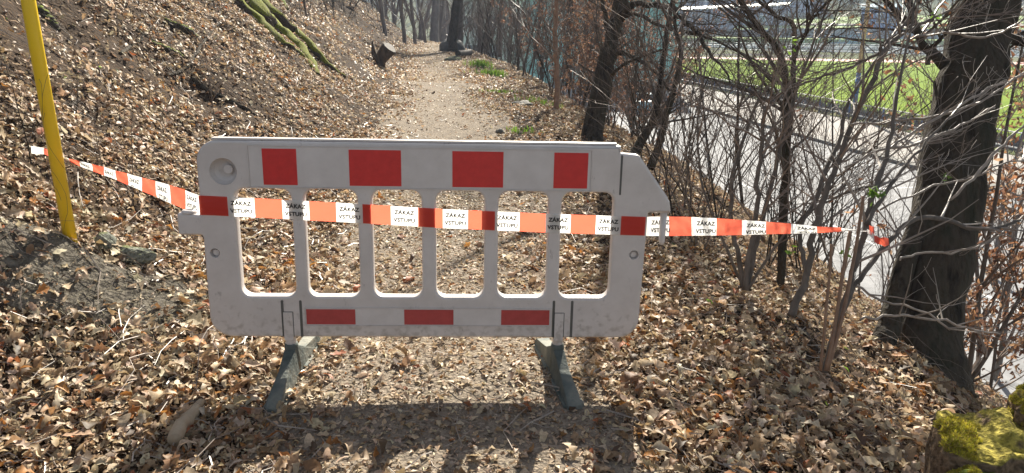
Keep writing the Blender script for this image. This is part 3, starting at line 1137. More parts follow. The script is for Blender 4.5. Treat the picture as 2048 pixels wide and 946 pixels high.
# across the panel front
reds = [(-.874, -.767), (-.662, -.554), (-.448, -.342), (-.237, -.125), (-.017, .083), (.184, .293), (.393, .499), (.601, .704), (.807, .908)]
vt = lambda u: np.interp(u, [-.875, -.66, -.235, .083, .495, .91], [.160, .152, .132, .1155, .101, .0915])
front = []
for u in np.linspace(-.878, .912, 60):
    sagw = .0035
    top = float(vt(u))
    front.append((B(u, top, sagw), B(u, top - .0785, sagw)))
ribF = Ribbon(front)
scl = ribF.s[-1] / (.912 + .878)
bd = [0.0]
for a_, b_ in reds:
    bd += [(a_ + .878) * scl, (b_ + .878) * scl]
bd = bd[1:]
bd[0] = 0.0
t1 = tape_mesh(ribF, bd, True, 'tape_length', None, seed=3, wr=.0007)
cen = [((reds[i][1] + reds[i + 1][0]) / 2 + .878) * scl for i in range(len(reds) - 1)]
l1 = letter(ribF, cen, t1, off=.0028, xs=1.0)

# towards the pole
Lp = [(399.5, 391, 429.5, 3.0), (385, 386, 424.5, 3.03), (370, 380, 420, 3.07), (340, 370, 407, 3.14), (311, 362, 394, 3.21), (283, 355, 382.5, 3.28), (255, 347, 370.5, 3.34), (231, 341, 360, 3.40),
      (207, 334, 351, 3.46), (183.6, 328, 342.5, 3.52), (159, 322, 333, 3.57), (138, 317.5, 324, 3.62), (121, 310, 314, 3.64)]
ribL = Ribbon([(P(x, a, d), P(x + 2, b_, d - .01)) for x, a, b_, d in Lp])
sx_ = lambda px: float(np.interp(-px, [-p[0] for p in Lp], ribL.s))
bL = [0] + [sx_(v) for v in (370, 339.5, 311, 283, 255, 231, 207, 183.6, 159, 138)] + [ribL.s[-1]]
t2 = tape_mesh(ribL, bL, False, 'tape_length', None, seed=5, wr=.0022)
visL = lambda s: float(np.interp(s, [0, sx_(370), sx_(340), sx_(283), sx_(207)], [1, 1, .86, .72, .62]))
WSAVE = WORDS
l2 = letter(ribL, [sx_(v) for v in (384, 325, 269, 219, 171)], t2, vis=visL, xs=-1.0)
# towards the sapling
Lr = [(1291, 434, 472, 3.068), (1300, 433.5, 472, 3.085), (1340, 433, 472, 3.10), (1382, 434, 471.5, 3.105), (1434, 436.5, 471, 3.115), (1485, 440, 470, 3.12), (1533, 443.5, 468.5, 3.125), (1580, 447, 467.5, 3.13),
      (1634, 453, 466, 3.135), (1682, 455, 463.5, 3.14), (1684, 457, 462, 3.14), (1710, 459, 462, 3.145), (1738, 461, 464, 3.15)]
ribR = Ribbon([(P(x, a, d), P(x, b_, d)) for x, a, b_, d in Lr])
sr_ = lambda px: float(np.interp(px, [p[0] for p in Lr], ribR.s))
bR = [0] + [sr_(v) for v in (1338, 1383, 1433, 1484, 1532, 1582, 1634, 1683)] + [ribR.s[-1]]
t3 = tape_mesh(ribR, bR, False, 'tape_length', None, seed=8, wr=.002)
visR = lambda s: float(np.interp(s, [0, sr_(1340), sr_(1410), sr_(1510), sr_(1610)], [1, 1, .93, .86, .74]))
l3 = letter(ribR, [sr_(v) for v in (1320, 1411, 1511, 1612)], t3, vis=visR)
# knot, loop and tail at the pole
kn = MB()
pole_d = 3.68
def ribbon_px(mb, pts, mi, w=None):
    vs = []
    for x, a, b_, d in pts:
        vs += [P(x, a, d), P(x + 1, b_, d - .003)]
    mb.add(vs, [(2 * i, 2 * i + 1, 2 * i + 3, 2 * i + 2) for i in range(len(pts) - 1)], mi)


ribbon_px(kn, [(62, 292, 307, 3.62), (76, 294, 308, 3.60), (90, 296, 309, 3.61)], 0)
ribbon_px(kn, [(88, 296, 309, 3.61), (96, 299, 312, 3.59), (104, 306, 313, 3.585), (112, 308, 312, 3.575)], 1)
ribbon_px(kn, [(96, 309, 313, 3.585), (106, 308, 313, 3.578), (114, 307, 314, 3.575), (121, 301, 316, 3.60)], 1)
ribbon_px(kn, [(114, 306, 309, 3.575), (119, 299, 304, 3.59), (121, 298, 310, 3.615), (122, 300, 313, 3.64)], 0)
t4 = kn.build('knot', [M['tape_white'], M['tape_red']], None)
kr = MB()
ribbon_px(kr, [(1738, 450, 468, 3.10), (1742, 452, 470, 3.09), (1748, 453, 470, 3.10)], 1)
ribbon_px(kr, [(1734, 458, 467, 3.10), (1742, 462, 474, 3.09), (1750, 471, 486, 3.08)], 0)
ribbon_px(kr, [(1748, 471, 484, 3.08), (1754, 472, 488, 3.075), (1760, 476, 489, 3.085), (1768, 474, 493, 3.07), (1777, 477, 490, 3.08)], 1)
t5 = kr.build('knot', [M['tape_white'], M['tape_red']], None)
for o in (t1, t2, t3, t4, t5):
    o.parent = tape
    o.matrix_parent_inverse = to.inverted()

# ------------------------------------------------------------ yellow pole
pb = P(138, 462, 3.70)
pole = tag(empty('yellow_pole', (pb.x, pb.y, h(pb.x, pb.y))), 'yellow steel pole at the foot of the leafy bank with tape tied round it', 'pole')
MB().tube([(0, 0, -.15), (0, 0, 1.2), (0, 0, 2.7)], [.0305, .0305, .0305], 28, True).build('tube', M['yellow'], pole, True)
MB().tube([(0, 0, 2.7), (0, 0, 2.72)], [.033, .028], 28, True).build('end_cap', M['yellow'], pole, True)
vn = MB()
Rv = random.Random(3)
for k in range(3):
    pts = []
    zz = Rv.uniform(0, .3)
    a0_ = Rv.uniform(-2.4, -.8)
    for i in range(14):
        aa = a0_ + .9 * math.sin(i * .5 + k)
        rr = .036 + .008 * Rv.random() + (.1 * (13 - i) / 13 if k % 2 else 0) * (i > 9)
        pts.append((math.cos(aa) * rr, math.sin(aa) * rr, zz))
        zz += Rv.uniform(.02, .075)
    vn.tube(pts, [.0009] * 14, 4)
vine = vn.build('dry_vine', M['twig_dark'])
vine.location = pole.location
tag(vine, 'thin dry vine stalks climbing the lower part of the yellow pole', 'vine')

# ------------------------------------------------------------ leaf litter
def leaf_template(st, seed, lobes=0, curl=.38, fold=.45):
    """unit-long leaf: ST stations of three points"""
    R = random.Random(seed)
    vs = []
    R0 = R.uniform(.19, .31)
    c1, c2, tw = R.uniform(-curl, curl), R.uniform(-.2, .2), R.uniform(-.5, .5)
    fl, fr = R.uniform(-.1, 1) * fold, R.uniform(-.1, 1) * fold
    for i in range(st):
        t = i / (st - 1)
        w = R0 * math.sin(math.pi * min(1, t * .93 + .05)) ** .7
        if lobes:
            w *= 1 + .48 * math.cos(t * math.pi * 2 * lobes + seed)
        w *= R.uniform(.8, 1.15)
        zc = c1 * math.sin(math.pi * t) + c2 * t * t
        yc = .06 * math.sin(t * 3 + seed)
        vs.append((t - .5, yc + w, zc + fl * w * 2 + tw * (t - .5) * w + R.uniform(-.04, .04)))
        vs.append((t - .5, yc, zc))
        vs.append((t - .5, yc - w * R.uniform(.8, 1.1), zc + fr * w * 2 - tw * (t - .5) * w + R.uniform(-.04, .04)))
    fs = []
    for i in range(st - 1):
        a = i * 3
        fs += [(a, a + 1, a + 4, a + 3), (a + 1, a + 2, a + 5, a + 4)]
    return np.array(vs), np.array(fs)


PAL = np.array([(.46, .35, .235), (.38, .27, .165), (.29, .19, .105), (.52, .42, .30), (.22, .125, .06), (.36, .16, .045), (.09, .055, .032), (.30, .10, .04)])
PALW = np.array([.24, .22, .16, .14, .10, .035, .09, .015])


def leaf_field(name, n, d0, d1, az0, az1, size, st, lobes, dens, seed, lift=.03, tiltf=.55, pal=PALW, material='leaf', smooth=True, on=None, az_pow=None, label=None):
    g = np.random.default_rng(seed)
    r = d0 + (d1 - d0) * g.random(n * 3)
    r = np.sqrt(d0 ** 2 + (d1 ** 2 - d0 ** 2) * g.random(n * 3)) if dens == 'area' else r
    az = np.radians(az0 + (az1 - az0) * g.random(n * 3))
    x, y = r * np.sin(az), r * np.cos(az)
    z = H(x, y)
    ok = z > -5.6
    if on is not None:
        ok &= on(x, y, z, g)
    x, y, z = x[ok][:n], y[ok][:n], z[ok][:n]
    n = len(x)
    e = .04
    nrm = np.stack([-(H(x + e, y) - z) / e, -(H(x, y + e) - z) / e, np.ones(n)], -1)
    nrm /= np.linalg.norm(nrm, axis=1)[:, None]
    nrm = nrm + g.normal(0, tiltf, (n, 3)) * np.array([1, 1, .4])
    nrm[:, 2] = np.abs(nrm[:, 2]) + .05
    nrm /= np.linalg.norm(nrm, axis=1)[:, None]
    t = g.normal(0, 1, (n, 3))
    t -= (t * nrm).sum(1)[:, None] * nrm
    t /= np.linalg.norm(t, axis=1)[:, None]
    b = np.cross(nrm, t)
    sc = size[0] + (size[1] - size[0]) * g.random(n) ** 1.5
    z = z + lift * g.random(n) ** 1.2 + sc * .08
    col = PAL[g.choice(len(PAL), n, p=pal / pal.sum())] * g.uniform(.8, 1.3, (n, 1)) * g.uniform(.94, 1.06, (n, 3))
    V_, F_, C_ = [], [], []
    off = 0
    K = 10
    grp = g.integers(0, K, n)
    for k in range(K):
        sel = np.where(grp == k)[0]
        if not len(sel):
            continue
        tv, tf = leaf_template(st, seed * 31 + k, lobes if k % 3 else 0)
        p = (tv[None, :, 0, None] * t[sel][:, None] + tv[None, :, 1, None] * b[sel][:, None] + tv[None, :, 2, None] * nrm[sel][:, None]) * sc[sel][:, None, None]
        p = p + np.stack([x[sel], y[sel], z[sel]], -1)[:, None]
        m_ = len(tv)
        V_.append(p.reshape(-1, 3))
        F_.append((tf[None] + (np.arange(len(sel)) * m_)[:, None, None]).reshape(-1, 4) + off)
        C_.append(np.repeat(col[sel], m_, 0))
        off += len(sel) * m_
    o = np_mesh(name, np.concatenate(V_), np.concatenate(F_), M[material], np.concatenate(C_), smooth)
    tag(o, kind='stuff')
    return o


def upath(x, y):
    return np.abs(x - np.interp(y, *XC))


def soilmask(x, y):
    return np.exp(-(((x - cxs) / .55) ** 2 + ((y - cys) / .36) ** 2) ** 2)


def off_path(k):
    def f(x, y, z, g):
        onp = np.exp(-(upath(x, y) / (.70 - .012 * np.clip(y, 0, 20))) ** 4) * k
        clump = np.clip(.72 + 2.0 * vnoise(x * 1.1, y * 1.1, 21) + 1.3 * vnoise(x * 3, y * 3, 22), .2, 1)
        clump = np.where(y < 3.2, np.maximum(clump, .5), clump)
        dr = x - np.interp(y, *XR)
        return (g.random(len(x)) > onp) & (g.random(len(x)) > .72 * soilmask(x, y)) & (g.random(len(x)) < clump) & (dr < 9)
    return f


def on_path(x, y, z, g):
    return g.random(len(x)) < np.exp(-(upath(x, y) / .85) ** 4) + .1


W_NEAR = np.array([.24, .20, .14, .19, .10, .05, .09, .02])
W_PATH = np.array([.28, .16, .09, .36, .05, .008, .06, .002])
leaf_field('leaf_litter', 19000, .85, 4.6, -46, 44, (.022, .080), 8, 3, 'area', 3, .028, .55, W_NEAR, on=off_path(.90))
leaf_field('leaf_litter', 900, .9, 5.5, -46, 44, (.075, .115), 11, 3, 'area', 14, .03, .35, W_NEAR, on=off_path(.6))
leaf_field('leaf_litter', 72000, 4.4, 13, -43, 42, (.028, .072), 5, 2, 'area', 4, .035, .55, on=off_path(.965))
leaf_field('leaf_litter', 80000, 12.5, 44, -41, 12, (.045, .11), 3, 0, 'lin', 5, .04, .55, on=off_path(.965), smooth=False)
leaf_field('leaf_crumbs', 76000, .9, 6, -40, 38, (.007, .042), 3, 0, 'area', 6, .012, .45, W_PATH, on=on_path)
leaf_field('leaf_crumbs', 42000, 5.5, 16, -25, 25, (.018, .042), 3, 0, 'area', 7, .012, .45, W_PATH, on=on_path)
leaf_field('leaf_crumbs', 16000, 15, 42, -14, 2, (.03, .07), 3, 0, 'lin', 8, .015, .45, W_PATH, on=on_path, smooth=False)

leaf_field('leaf_crumbs', 34000, .85, 5.5, -46, 44, (.008, .032), 3, 0, 'area', 17, .03, .7, W_NEAR, on=off_path(.5))

# fallen twigs, far too many to count
tb = MB()
R = random.Random(12)
for i in range(2600):
    d = 1.1 + 13 * R.random() ** 1.5
    a = math.radians(R.uniform(-42, 40))
    x, y = d * math.sin(a), d * math.cos(a)
    if abs(x - np.interp(y, *XC)) < .6 and R.random() < .6:
        continue
    L = R.uniform(.04, .22) * (1 if R.random() < .9 else 2)
    t = R.uniform(0, 6.28)
    pts = []
    for k in range(4):
        xx, yy = x + math.cos(t) * L * k / 3, y + math.sin(t) * L * k / 3
        t += R.gauss(0, .25)
        pts.append((xx, yy, h(xx, yy) + .02 + .02 * R.random()))
    r = R.uniform(.0012, .0034)
    tb.tube(pts, [r, r, r * .8, r * .6], 3)
tag(tb.build('twig_litter', M['twig_pale']), kind='stuff')

# dry stalks arching over the litter, and a patch of withered grass on the bare earth
db = MB()
R = random.Random(77)
for i in range(900):
    d = 1.5 + 16 * R.random() ** 1.3
    a = math.radians(R.uniform(-42, 40))
    x, y = d * math.sin(a), d * math.cos(a)
    if abs(x - np.interp(y, *XC)) < .9 or h(x, y) < -4:
        continue
    L = R.uniform(.15, .7)
    t = R.uniform(0, 6.28)
    z0 = h(x, y)
    pts = []
    up_ = R.uniform(.02, .45) * L
    for k in range(6):
        f = k / 5
        xx, yy = x + math.cos(t) * L * f, y + math.sin(t) * L * f
        t += R.gauss(0, .12)
        pts.append((xx, yy, h(xx, yy) + .012 + up_ * math.sin(f * 2.6)))
    r = R.uniform(.0010, .0026)
    db.tube(pts, [r, r, r * .9, r * .8, r * .6, r * .4], 3)
tag(db.build('dry_stalk_undergrowth', M['twig']), kind='stuff')
M['straw'] = mat('withered_grass', [(.16, .14, .09), (.36, .32, .22)], .8, 30, spec=.1)
gb = MB()
for i in range(2600):
    x, y = cxs + R.gauss(0, .55), cys + R.gauss(0, .33)
    z = h(x, y)
    t = R.uniform(0, 6.28)
    l_ = R.uniform(.03, .12)
    w = .0011
    ex, ey, ez = math.cos(t) * l_, math.sin(t) * l_, l_ * R.uniform(.1, .6)
    wx_, wy_ = -ey / l_ * w, ex / l_ * w
    gb.add([(x - wx_, y - wy_, z), (x + wx_, y + wy_, z), (x + ex * .6 + wx_, y + ey * .6 + wy_, z + ez), (x + ex * .6 - wx_, y + ey * .6 - wy_, z + ez), (x + ex, y + ey, z + ez * .7)], [(0, 1, 2, 3), (3, 2, 4)])
tag(gb.build('withered_grass', M['straw']), kind='stuff')

# green herbs between the leaves
def herb_on(zones):
    def f(x, y, z, g):
        m_ = np.zeros(len(x))
        for (zx, zy, zr, zk) in zones:
            m_ = np.maximum(m_, zk * np.exp(-((x - zx) ** 2 + (y - zy) ** 2) / zr ** 2))
        return g.random(len(x)) < m_
    return f


_keep = PAL.copy()
PAL = np.array([(.16, .30, .04), (.27, .40, .06), (.10, .19, .035), (.33, .35, .10)] * 2)
zs = []
for px, py, r_, k_ in ((1375, 520, .25, .5), (1500, 640, .3, .25), (1590, 720, .35, .4), (1660, 690, .3, .5), (1780, 780, .3, .5), (1840, 840, .3, .4), (1000, 215, .5, .25), (1060, 260, .5, .3),
                      (960, 190, .8, .2), (150, 130, .5, .4), (420, 200, .5, .15), (1700, 600, .7, .5), (1760, 560, .9, .5), (240, 470, .3, .2), (500, 300, .6, .15), (780, 60, 2.5, .3), (1650, 550, .6, .4)):
    g_ = G(px, py)
    zs.append((g_.x, g_.y, r_, k_))
leaf_field('green_herbs', 3600, 1.2, 26, -42, 40, (.02, .05), 3, 0, 'area', 9, .05, .6, np.ones(8), 'green', on=herb_on(zs))
PAL = _keep


# ------------------------------------------------------------ traced trunks, stems and roots
def trace(pts, depth, ddepth=0.0):
    """[(px, py, radius px)] -> world points and radii at a depth that changes by DDEPTH along the line"""
    n = len(pts)
    P_, R_ = [], []
    for i, (x, y, r) in enumerate(pts):
        d = depth + ddepth * i / max(1, n - 1)
        P_.append(tuple(P(x, y, d)))
        R_.append(r * d / FPX)
    return P_, R_


def smooth_line(pts, rad, n=3, wob=0.0, seed=0):
    """Catmull-Rom through the points"""
    R = random.Random(seed)
    out, ro = [], []
    N_ = len(pts)
    for i in range(N_ - 1):
        p0, p1, p2, p3 = [Vector(pts[max(0, min(N_ - 1, j))]) for j in (i - 1, i, i + 1, i + 2)]
        for k in range(n):
            t = k / n
            q = .5 * ((2 * p1) + (-p0 + p2) * t + (2 * p0 - 5 * p1 + 4 * p2 - p3) * t * t + (-p0 + 3 * p1 - 3 * p2 + p3) * t ** 3)
            if wob and k:
                q += Vector((R.gauss(0, wob), R.gauss(0, wob), R.gauss(0, wob)))
            out.append(tuple(q))
            ro.append(rad[i] + (rad[i + 1] - rad[i]) * t)
    out.append(tuple(pts[-1]))
    ro.append(rad[-1])
    return out, ro


def twigs_along(pts, rad, n, L, R, lvl0=1, kids=(3, 3, 2), spread=.95, f0=.25, grav=.03, wig=.14, rf=.5, bias=None):
    out = []
    for _ in range(n):
        i = min(len(pts) - 2, int(len(pts) * R.uniform(f0, 1)))
        a, b = Vector(pts[i]), Vector(pts[i + 1])
        dv = (b - a).normalized()
        t = R.uniform(0, 6.283)
        nd = dv * .75 + Vector((math.cos(t), math.sin(t), R.uniform(-.3, .6))) * spread * R.uniform(.6, 1.2)
        if bias:
            nd += Vector(bias)
        nd.normalize()
        grow(tuple(a.lerp(b, R.random())), tuple(nd), L * R.uniform(.5, 1.2), max(.0018, min(rad[i] * rf, .012)), lvl0, out, R, wig, grav, (0,) * lvl0 + kids[:max(0, 3 - lvl0)] if False else kids, spread, None, .0011, (.3, .6))
    return out


def base_obj(name, p, label, cat, group=None):
    return tag(empty(name, p), label, cat, group)


def at_origin(o, p):
    """world-space mesh made a child of an Empty at P"""
    o.location = -Vector(p)
    return o


def plant(name, label, cat, stems, mat_stem, mat_twig, base=None, group=None, twn=10, twL=.6, seed=1, k=8, kids=(3, 2), f0=.25, bias=None, extra=None, stem_name='stem', flute=0.0, twig_seg=3, wob=.004, rf=.5):
    """a traced plant: each stem a part, all fine twigs its crown"""
    R = random.Random(seed)
    b0 = base or Vector(stems[0][0][0])
    root = base_obj(name, b0, label, cat, group)
    tw = []
    for i, (pp, rr) in enumerate(stems):
        sp_, sr__ = smooth_line(pp, rr, 4, wob, seed + i)
        ob = MB().tube(sp_, sr__, k, True, flute=flute, seed=seed).build(stem_name, mat_stem, root, True)
        at_origin(ob, b0)
        n_ = twn if i == 0 else max(2, int(twn * .7))
        tw += twigs_along(sp_, sr__, n_, twL, R, 0, kids, f0=f0, bias=bias, rf=rf)
    if extra:
        tw += extra
    if tw:
        c = tubes(tw, MB(), (4, 3, 3, 3)).build('crown', mat_twig, root)
        at_origin(c, b0)
    return root


# big dark tree on the slope
D = 4.35
big_b = Vector(P(1850, 735, D))
pp, rr = trace([(1870, 800, 72), (1864, 745, 63), (1860, 690, 57), (1866, 600, 55), (1880, 500, 59), (1896, 400, 62), (1912, 300, 62), (1931, 200, 60), (1950, 100, 58), (1974, 0, 56), (1996, -120, 52),
                (2020, -300, 46), (2040, -520, 38), (2075, -800, 26), (2110, -1100, 12)], D, .5)
pp2, rr2 = trace([(1758, 722, 32), (1766, 692, 25), (1781, 640, 21), (1800, 570, 20), (1826, 480, 20), (1856, 400, 20), (1886, 320, 18)], D - .10, .3)
big = base_obj('leaning_tree', big_b, 'thick dark trunk leaning over the slope with a slimmer second stem at its foot', 'tree')
at_origin(MB().tube(*smooth_line(pp, rr, 4, .006, 3), 26, True, flute=.07, seed=2).build('trunk', M['bark_dark'], big, True), big_b)
at_origin(MB().tube(*smooth_line(pp2, rr2, 4, .004, 4), 16, True, flute=.06, seed=5).build('second_stem', M['bark_dark'], big, True), big_b)
R = random.Random(41)
brs = []
for lst, d_, dd_ in (([(1890, 130, 13), (1868, 108, 10), (1850, 95, 8), (1835, 60, 7), (1822, 20, 6), (1815, -40, 5), (1800, -150, 3)], 4.5, .2),
                     ([(1862, 105, 7), (1840, 80, 6), (1810, 40, 5), (1780, 10, 5), (1750, -30, 3)], 4.55, .3),
                     ([(1990, 75, 13), (2020, 78, 11), (2048, 84, 9), (2110, 90, 7), (2180, 70, 5)], 4.6, .1),
                     ([(1855, 130, 5), (1862, 95, 5), (1880, 80, 4), (1892, 60, 3)], 4.4, -.1),
                     ([(2000, -150, 20), (1920, -260, 16), (1830, -420, 12), (1750, -620, 7)], 4.6, .8),
                     ([(2020, -300, 22), (2120, -420, 16), (2220, -560, 10), (2300, -760, 5)], 4.6, .3),
                     ([(2040, -520, 20), (1980, -700, 14), (1900, -900, 9), (1850, -1100, 5)], 4.8, -.4)):
    a_, b_ = smooth_line(*trace(lst, d_, dd_), 3, .005, len(lst))
    at_origin(MB().tube(a_, b_, 9, True).build('branch', M['bark_dark'], big, True), big_b)
    brs += twigs_along(a_, b_, 9, .8, R, 0, (3, 3), rf=.45)
at_origin(tubes(brs, MB(), (4, 3, 3, 3)).build('crown', M['twig_dark'], big), big_b)

# tree at the path's shoulder behind the tapered end of the barrier
b0 = G(1190, 284)
D = depth_of(b0)
mid = base_obj('double_trunk_tree', b0, 'dark forked tree at the edge of the path behind the tapered end of the barrier', 'tree')
sts = [([(1186, 296, 24), (1190, 262, 17), (1203, 200, 15), (1212, 150, 16), (1220, 100, 14), (1231, 45, 14), (1243, 0, 15), (1252, -70, 13), (1268, -220, 11), (1290, -420, 8), (1300, -620, 5)], 0, .4, 'trunk'),
       ([(1172, 294, 14), (1176, 250, 10), (1186, 200, 9), (1197, 150, 8), (1206, 100, 7)], .12, 0, 'second_stem'),
       ([(1214, 130, 7), (1219, 80, 6), (1214, 40, 5), (1205, 0, 4.5), (1190, -100, 4), (1170, -260, 2.5)], 0, -.4, 'branch'),
       ([(1245, 30, 9), (1253, 19, 7), (1267, 8, 6.5), (1284, 6, 6), (1318, 12, 6), (1347, 16, 5.5), (1361, 34, 5), (1387, 58, 4.5), (1404, 80, 4), (1421, 109, 3.4), (1447, 137, 2.5), (1460, 170, 1.5)], -.1, -1.6, 'branch'),
       ([(1243, 40, 5), (1258, 29, 4), (1282, 30, 4), (1318, 50, 3.6), (1353, 60, 3.4), (1404, 72, 3), (1438, 84, 2.6), (1472, 101, 2.2), (1530, 130, 1.5)], -.1, -1.3, 'branch'),
       ([(1226, 105, 6), (1250, 107, 4.5), (1276, 118, 4), (1301, 137, 3.5), (1322, 157, 3), (1350, 190, 2)], -.1, -.8, 'branch'),
       ([(1222, 150, 4), (1240, 135, 3), (1262, 122, 3), (1290, 112, 2.5), (1330, 100, 2)], -.1, -.8, 'branch'),
       ([(1355, 20, 4), (1372, 2, 3), (1400, -30, 2.5), (1450, -90, 2)], -.9, -.8, 'branch'),
       ([(1252, -70, 9), (1300, -160, 7), (1370, -260, 5), (1430, -400, 3)], 0, -.5, 'branch'),
       ([(1262, -150, 8), (1220, -260, 6), (1160, -380, 4), (1120, -520, 2.5)], 0, .5, 'branch')]
tw = []
for i, (lst, d_, dd_, nm) in enumerate(sts):
    a_, b_ = smooth_line(*trace(lst, D + d_, dd_), 4, .008, i)
    at_origin(MB().tube(a_, b_, 12 if i < 2 else 7, True, flute=.05 if i < 2 else 0, seed=i).build(nm, M['bark_dark'], mid, True), b0)
    tw += twigs_along(a_, b_, 13 if i in (3, 4, 5) else 6, .85, R, 0, (3, 2), rf=.3, f0=.3 if i > 1 else .45)
at_origin(tubes(tw, MB(), (4, 3, 3, 3)).build('crown', M['twig_dark'], mid), b0)

# slim reddish tree left of it and other trunks in the thicket
def px_tree(name, label, lst, depth=None, m='bark_grey', twn=24, twL=1.2, seed=1, group=None, k=9, dd=0.0, kids=(4, 3), f0=.2, tm='twig', base_px=None):
    b = G(*(base_px or lst[0][:2]))
    d = depth or depth_of(b)
    return plant(name, label, 'tree', [trace(lst, d, dd)], M[m], M[tm], Vector(trace(lst, d, dd)[0][0]), group, twn, twL, seed, k, kids, f0, stem_name='trunk', flute=.03, wob=.01)


px_tree('slim_tree', 'slim straight reddish brown tree standing at the path edge before the thicket', [(1112, 222, 6.5), (1113, 150, 5.2), (1111, 80, 4.8), (1113, 0, 4.5), (1110, -150, 4), (1104, -400, 2.5)], m='cane', seed=3, twn=26)
px_tree('forest_tree', 'dark tree rising straight out of the boulder at the bend of the path', [(905, 104, 15), (904, 86, 11), (906, 59, 9), (911, 22, 8.5), (914, 0, 8), (922, -80, 7.5), (930, -200, 6), (945, -400, 3)], m='bark_dark', seed=4, twn=24, twL=3.2, tm='twig_dark')
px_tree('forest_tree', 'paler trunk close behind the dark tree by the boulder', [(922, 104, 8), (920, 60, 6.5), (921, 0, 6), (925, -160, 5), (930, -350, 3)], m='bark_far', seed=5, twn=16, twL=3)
px_tree('forest_tree', 'dark straight tree in the middle of the thicket before the teal building', [(1136, 175, 6), (1137, 90, 5.2), (1138, 0, 5), (1142, -150, 4.2), (1150, -350, 2.5)], depth=20, m='bark_dark', seed=6, twn=30, twL=2.2, tm='twig_dark')
px_tree('forest_tree', 'leaning dark tree in the thicket left of the forked tree', [(1160, 190, 5), (1168, 120, 4.2), (1176, 40, 4), (1186, -40, 3.4), (1200, -220, 2.2)], depth=17, m='bark_dark', seed=16, twn=26, twL=1.8, tm='twig_dark')
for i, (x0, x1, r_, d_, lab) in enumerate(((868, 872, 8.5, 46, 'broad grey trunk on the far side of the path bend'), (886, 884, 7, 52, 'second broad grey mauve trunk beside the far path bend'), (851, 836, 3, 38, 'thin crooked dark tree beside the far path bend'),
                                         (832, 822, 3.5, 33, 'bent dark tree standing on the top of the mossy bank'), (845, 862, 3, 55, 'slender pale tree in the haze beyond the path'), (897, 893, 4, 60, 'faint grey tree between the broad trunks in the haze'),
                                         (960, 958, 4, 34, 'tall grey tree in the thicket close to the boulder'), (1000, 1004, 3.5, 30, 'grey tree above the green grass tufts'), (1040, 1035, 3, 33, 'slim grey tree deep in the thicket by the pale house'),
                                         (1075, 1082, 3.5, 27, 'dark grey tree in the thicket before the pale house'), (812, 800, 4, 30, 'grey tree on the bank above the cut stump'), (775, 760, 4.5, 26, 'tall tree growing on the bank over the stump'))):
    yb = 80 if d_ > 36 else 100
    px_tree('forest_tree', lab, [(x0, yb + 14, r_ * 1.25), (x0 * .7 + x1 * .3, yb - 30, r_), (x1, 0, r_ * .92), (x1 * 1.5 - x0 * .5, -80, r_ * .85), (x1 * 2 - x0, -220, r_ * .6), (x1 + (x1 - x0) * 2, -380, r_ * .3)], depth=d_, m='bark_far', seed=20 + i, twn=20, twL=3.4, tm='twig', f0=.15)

# the shrubs and cut stakes right of the barrier, stem by stem
S = lambda lst, d, dd=0.0: trace(lst, d, dd)
tape_tree = plant('bare_sapling', 'brown sapling with fresh green buds that the end of the tape is tied to', 'sapling',
                  [S([(1648, 745, 8), (1662, 690, 7), (1690, 600, 6.5), (1712, 530, 6), (1730, 465, 6.5), (1742, 400, 6), (1757, 355, 6.5), (1775, 300, 4.5), (1790, 220, 3.5), (1812, 100, 2.5), (1830, 0, 2)], 3.12, .15),
                   S([(1732, 450, 5), (1772, 385, 4), (1812, 330, 3.4), (1850, 285, 2.6), (1905, 230, 2)], 3.14, .2),
                   S([(1675, 650, 6), (1700, 590, 5.5), (1740, 530, 5.2), (1780, 480, 5), (1822, 443, 4.8), (1870, 436, 5), (1925, 452, 4.2), (1985, 458, 3.6), (2040, 440, 3)], 3.12, .3)],
                  M['bark_grey'], M['twig_pale'], twn=9, twL=.45, seed=51, kids=(3, 2), bias=(.5, 0, .1))
stk = []
for lst, lab in (([(1641, 742, 3.4), (1652, 620, 3.1), (1660, 540, 3.0), (1664, 488, 3.1)], 'shortest cut stake at the foot of the tape sapling'),
                 ([(1652, 742, 4.8), (1668, 660, 3.7), (1682, 570, 3.7), (1700, 462, 3.5)], 'reddish cut stake reaching the tape beside the sapling'),
                 ([(1655, 740, 4.1), (1680, 650, 4.1), (1700, 560, 3.7), (1716, 470, 3.4), (1726, 392, 3.4)], 'tallest cut stake rising above the tape beside the sapling')):
    a_, b_ = smooth_line(*S(lst, 3.07), 4, .001, 3)
    stk.append(tag(MB().tube(a_, b_, 8, True).build('cut_stake', M['cane'], None, True), lab, 'stake', 'cut stakes by the sapling'))

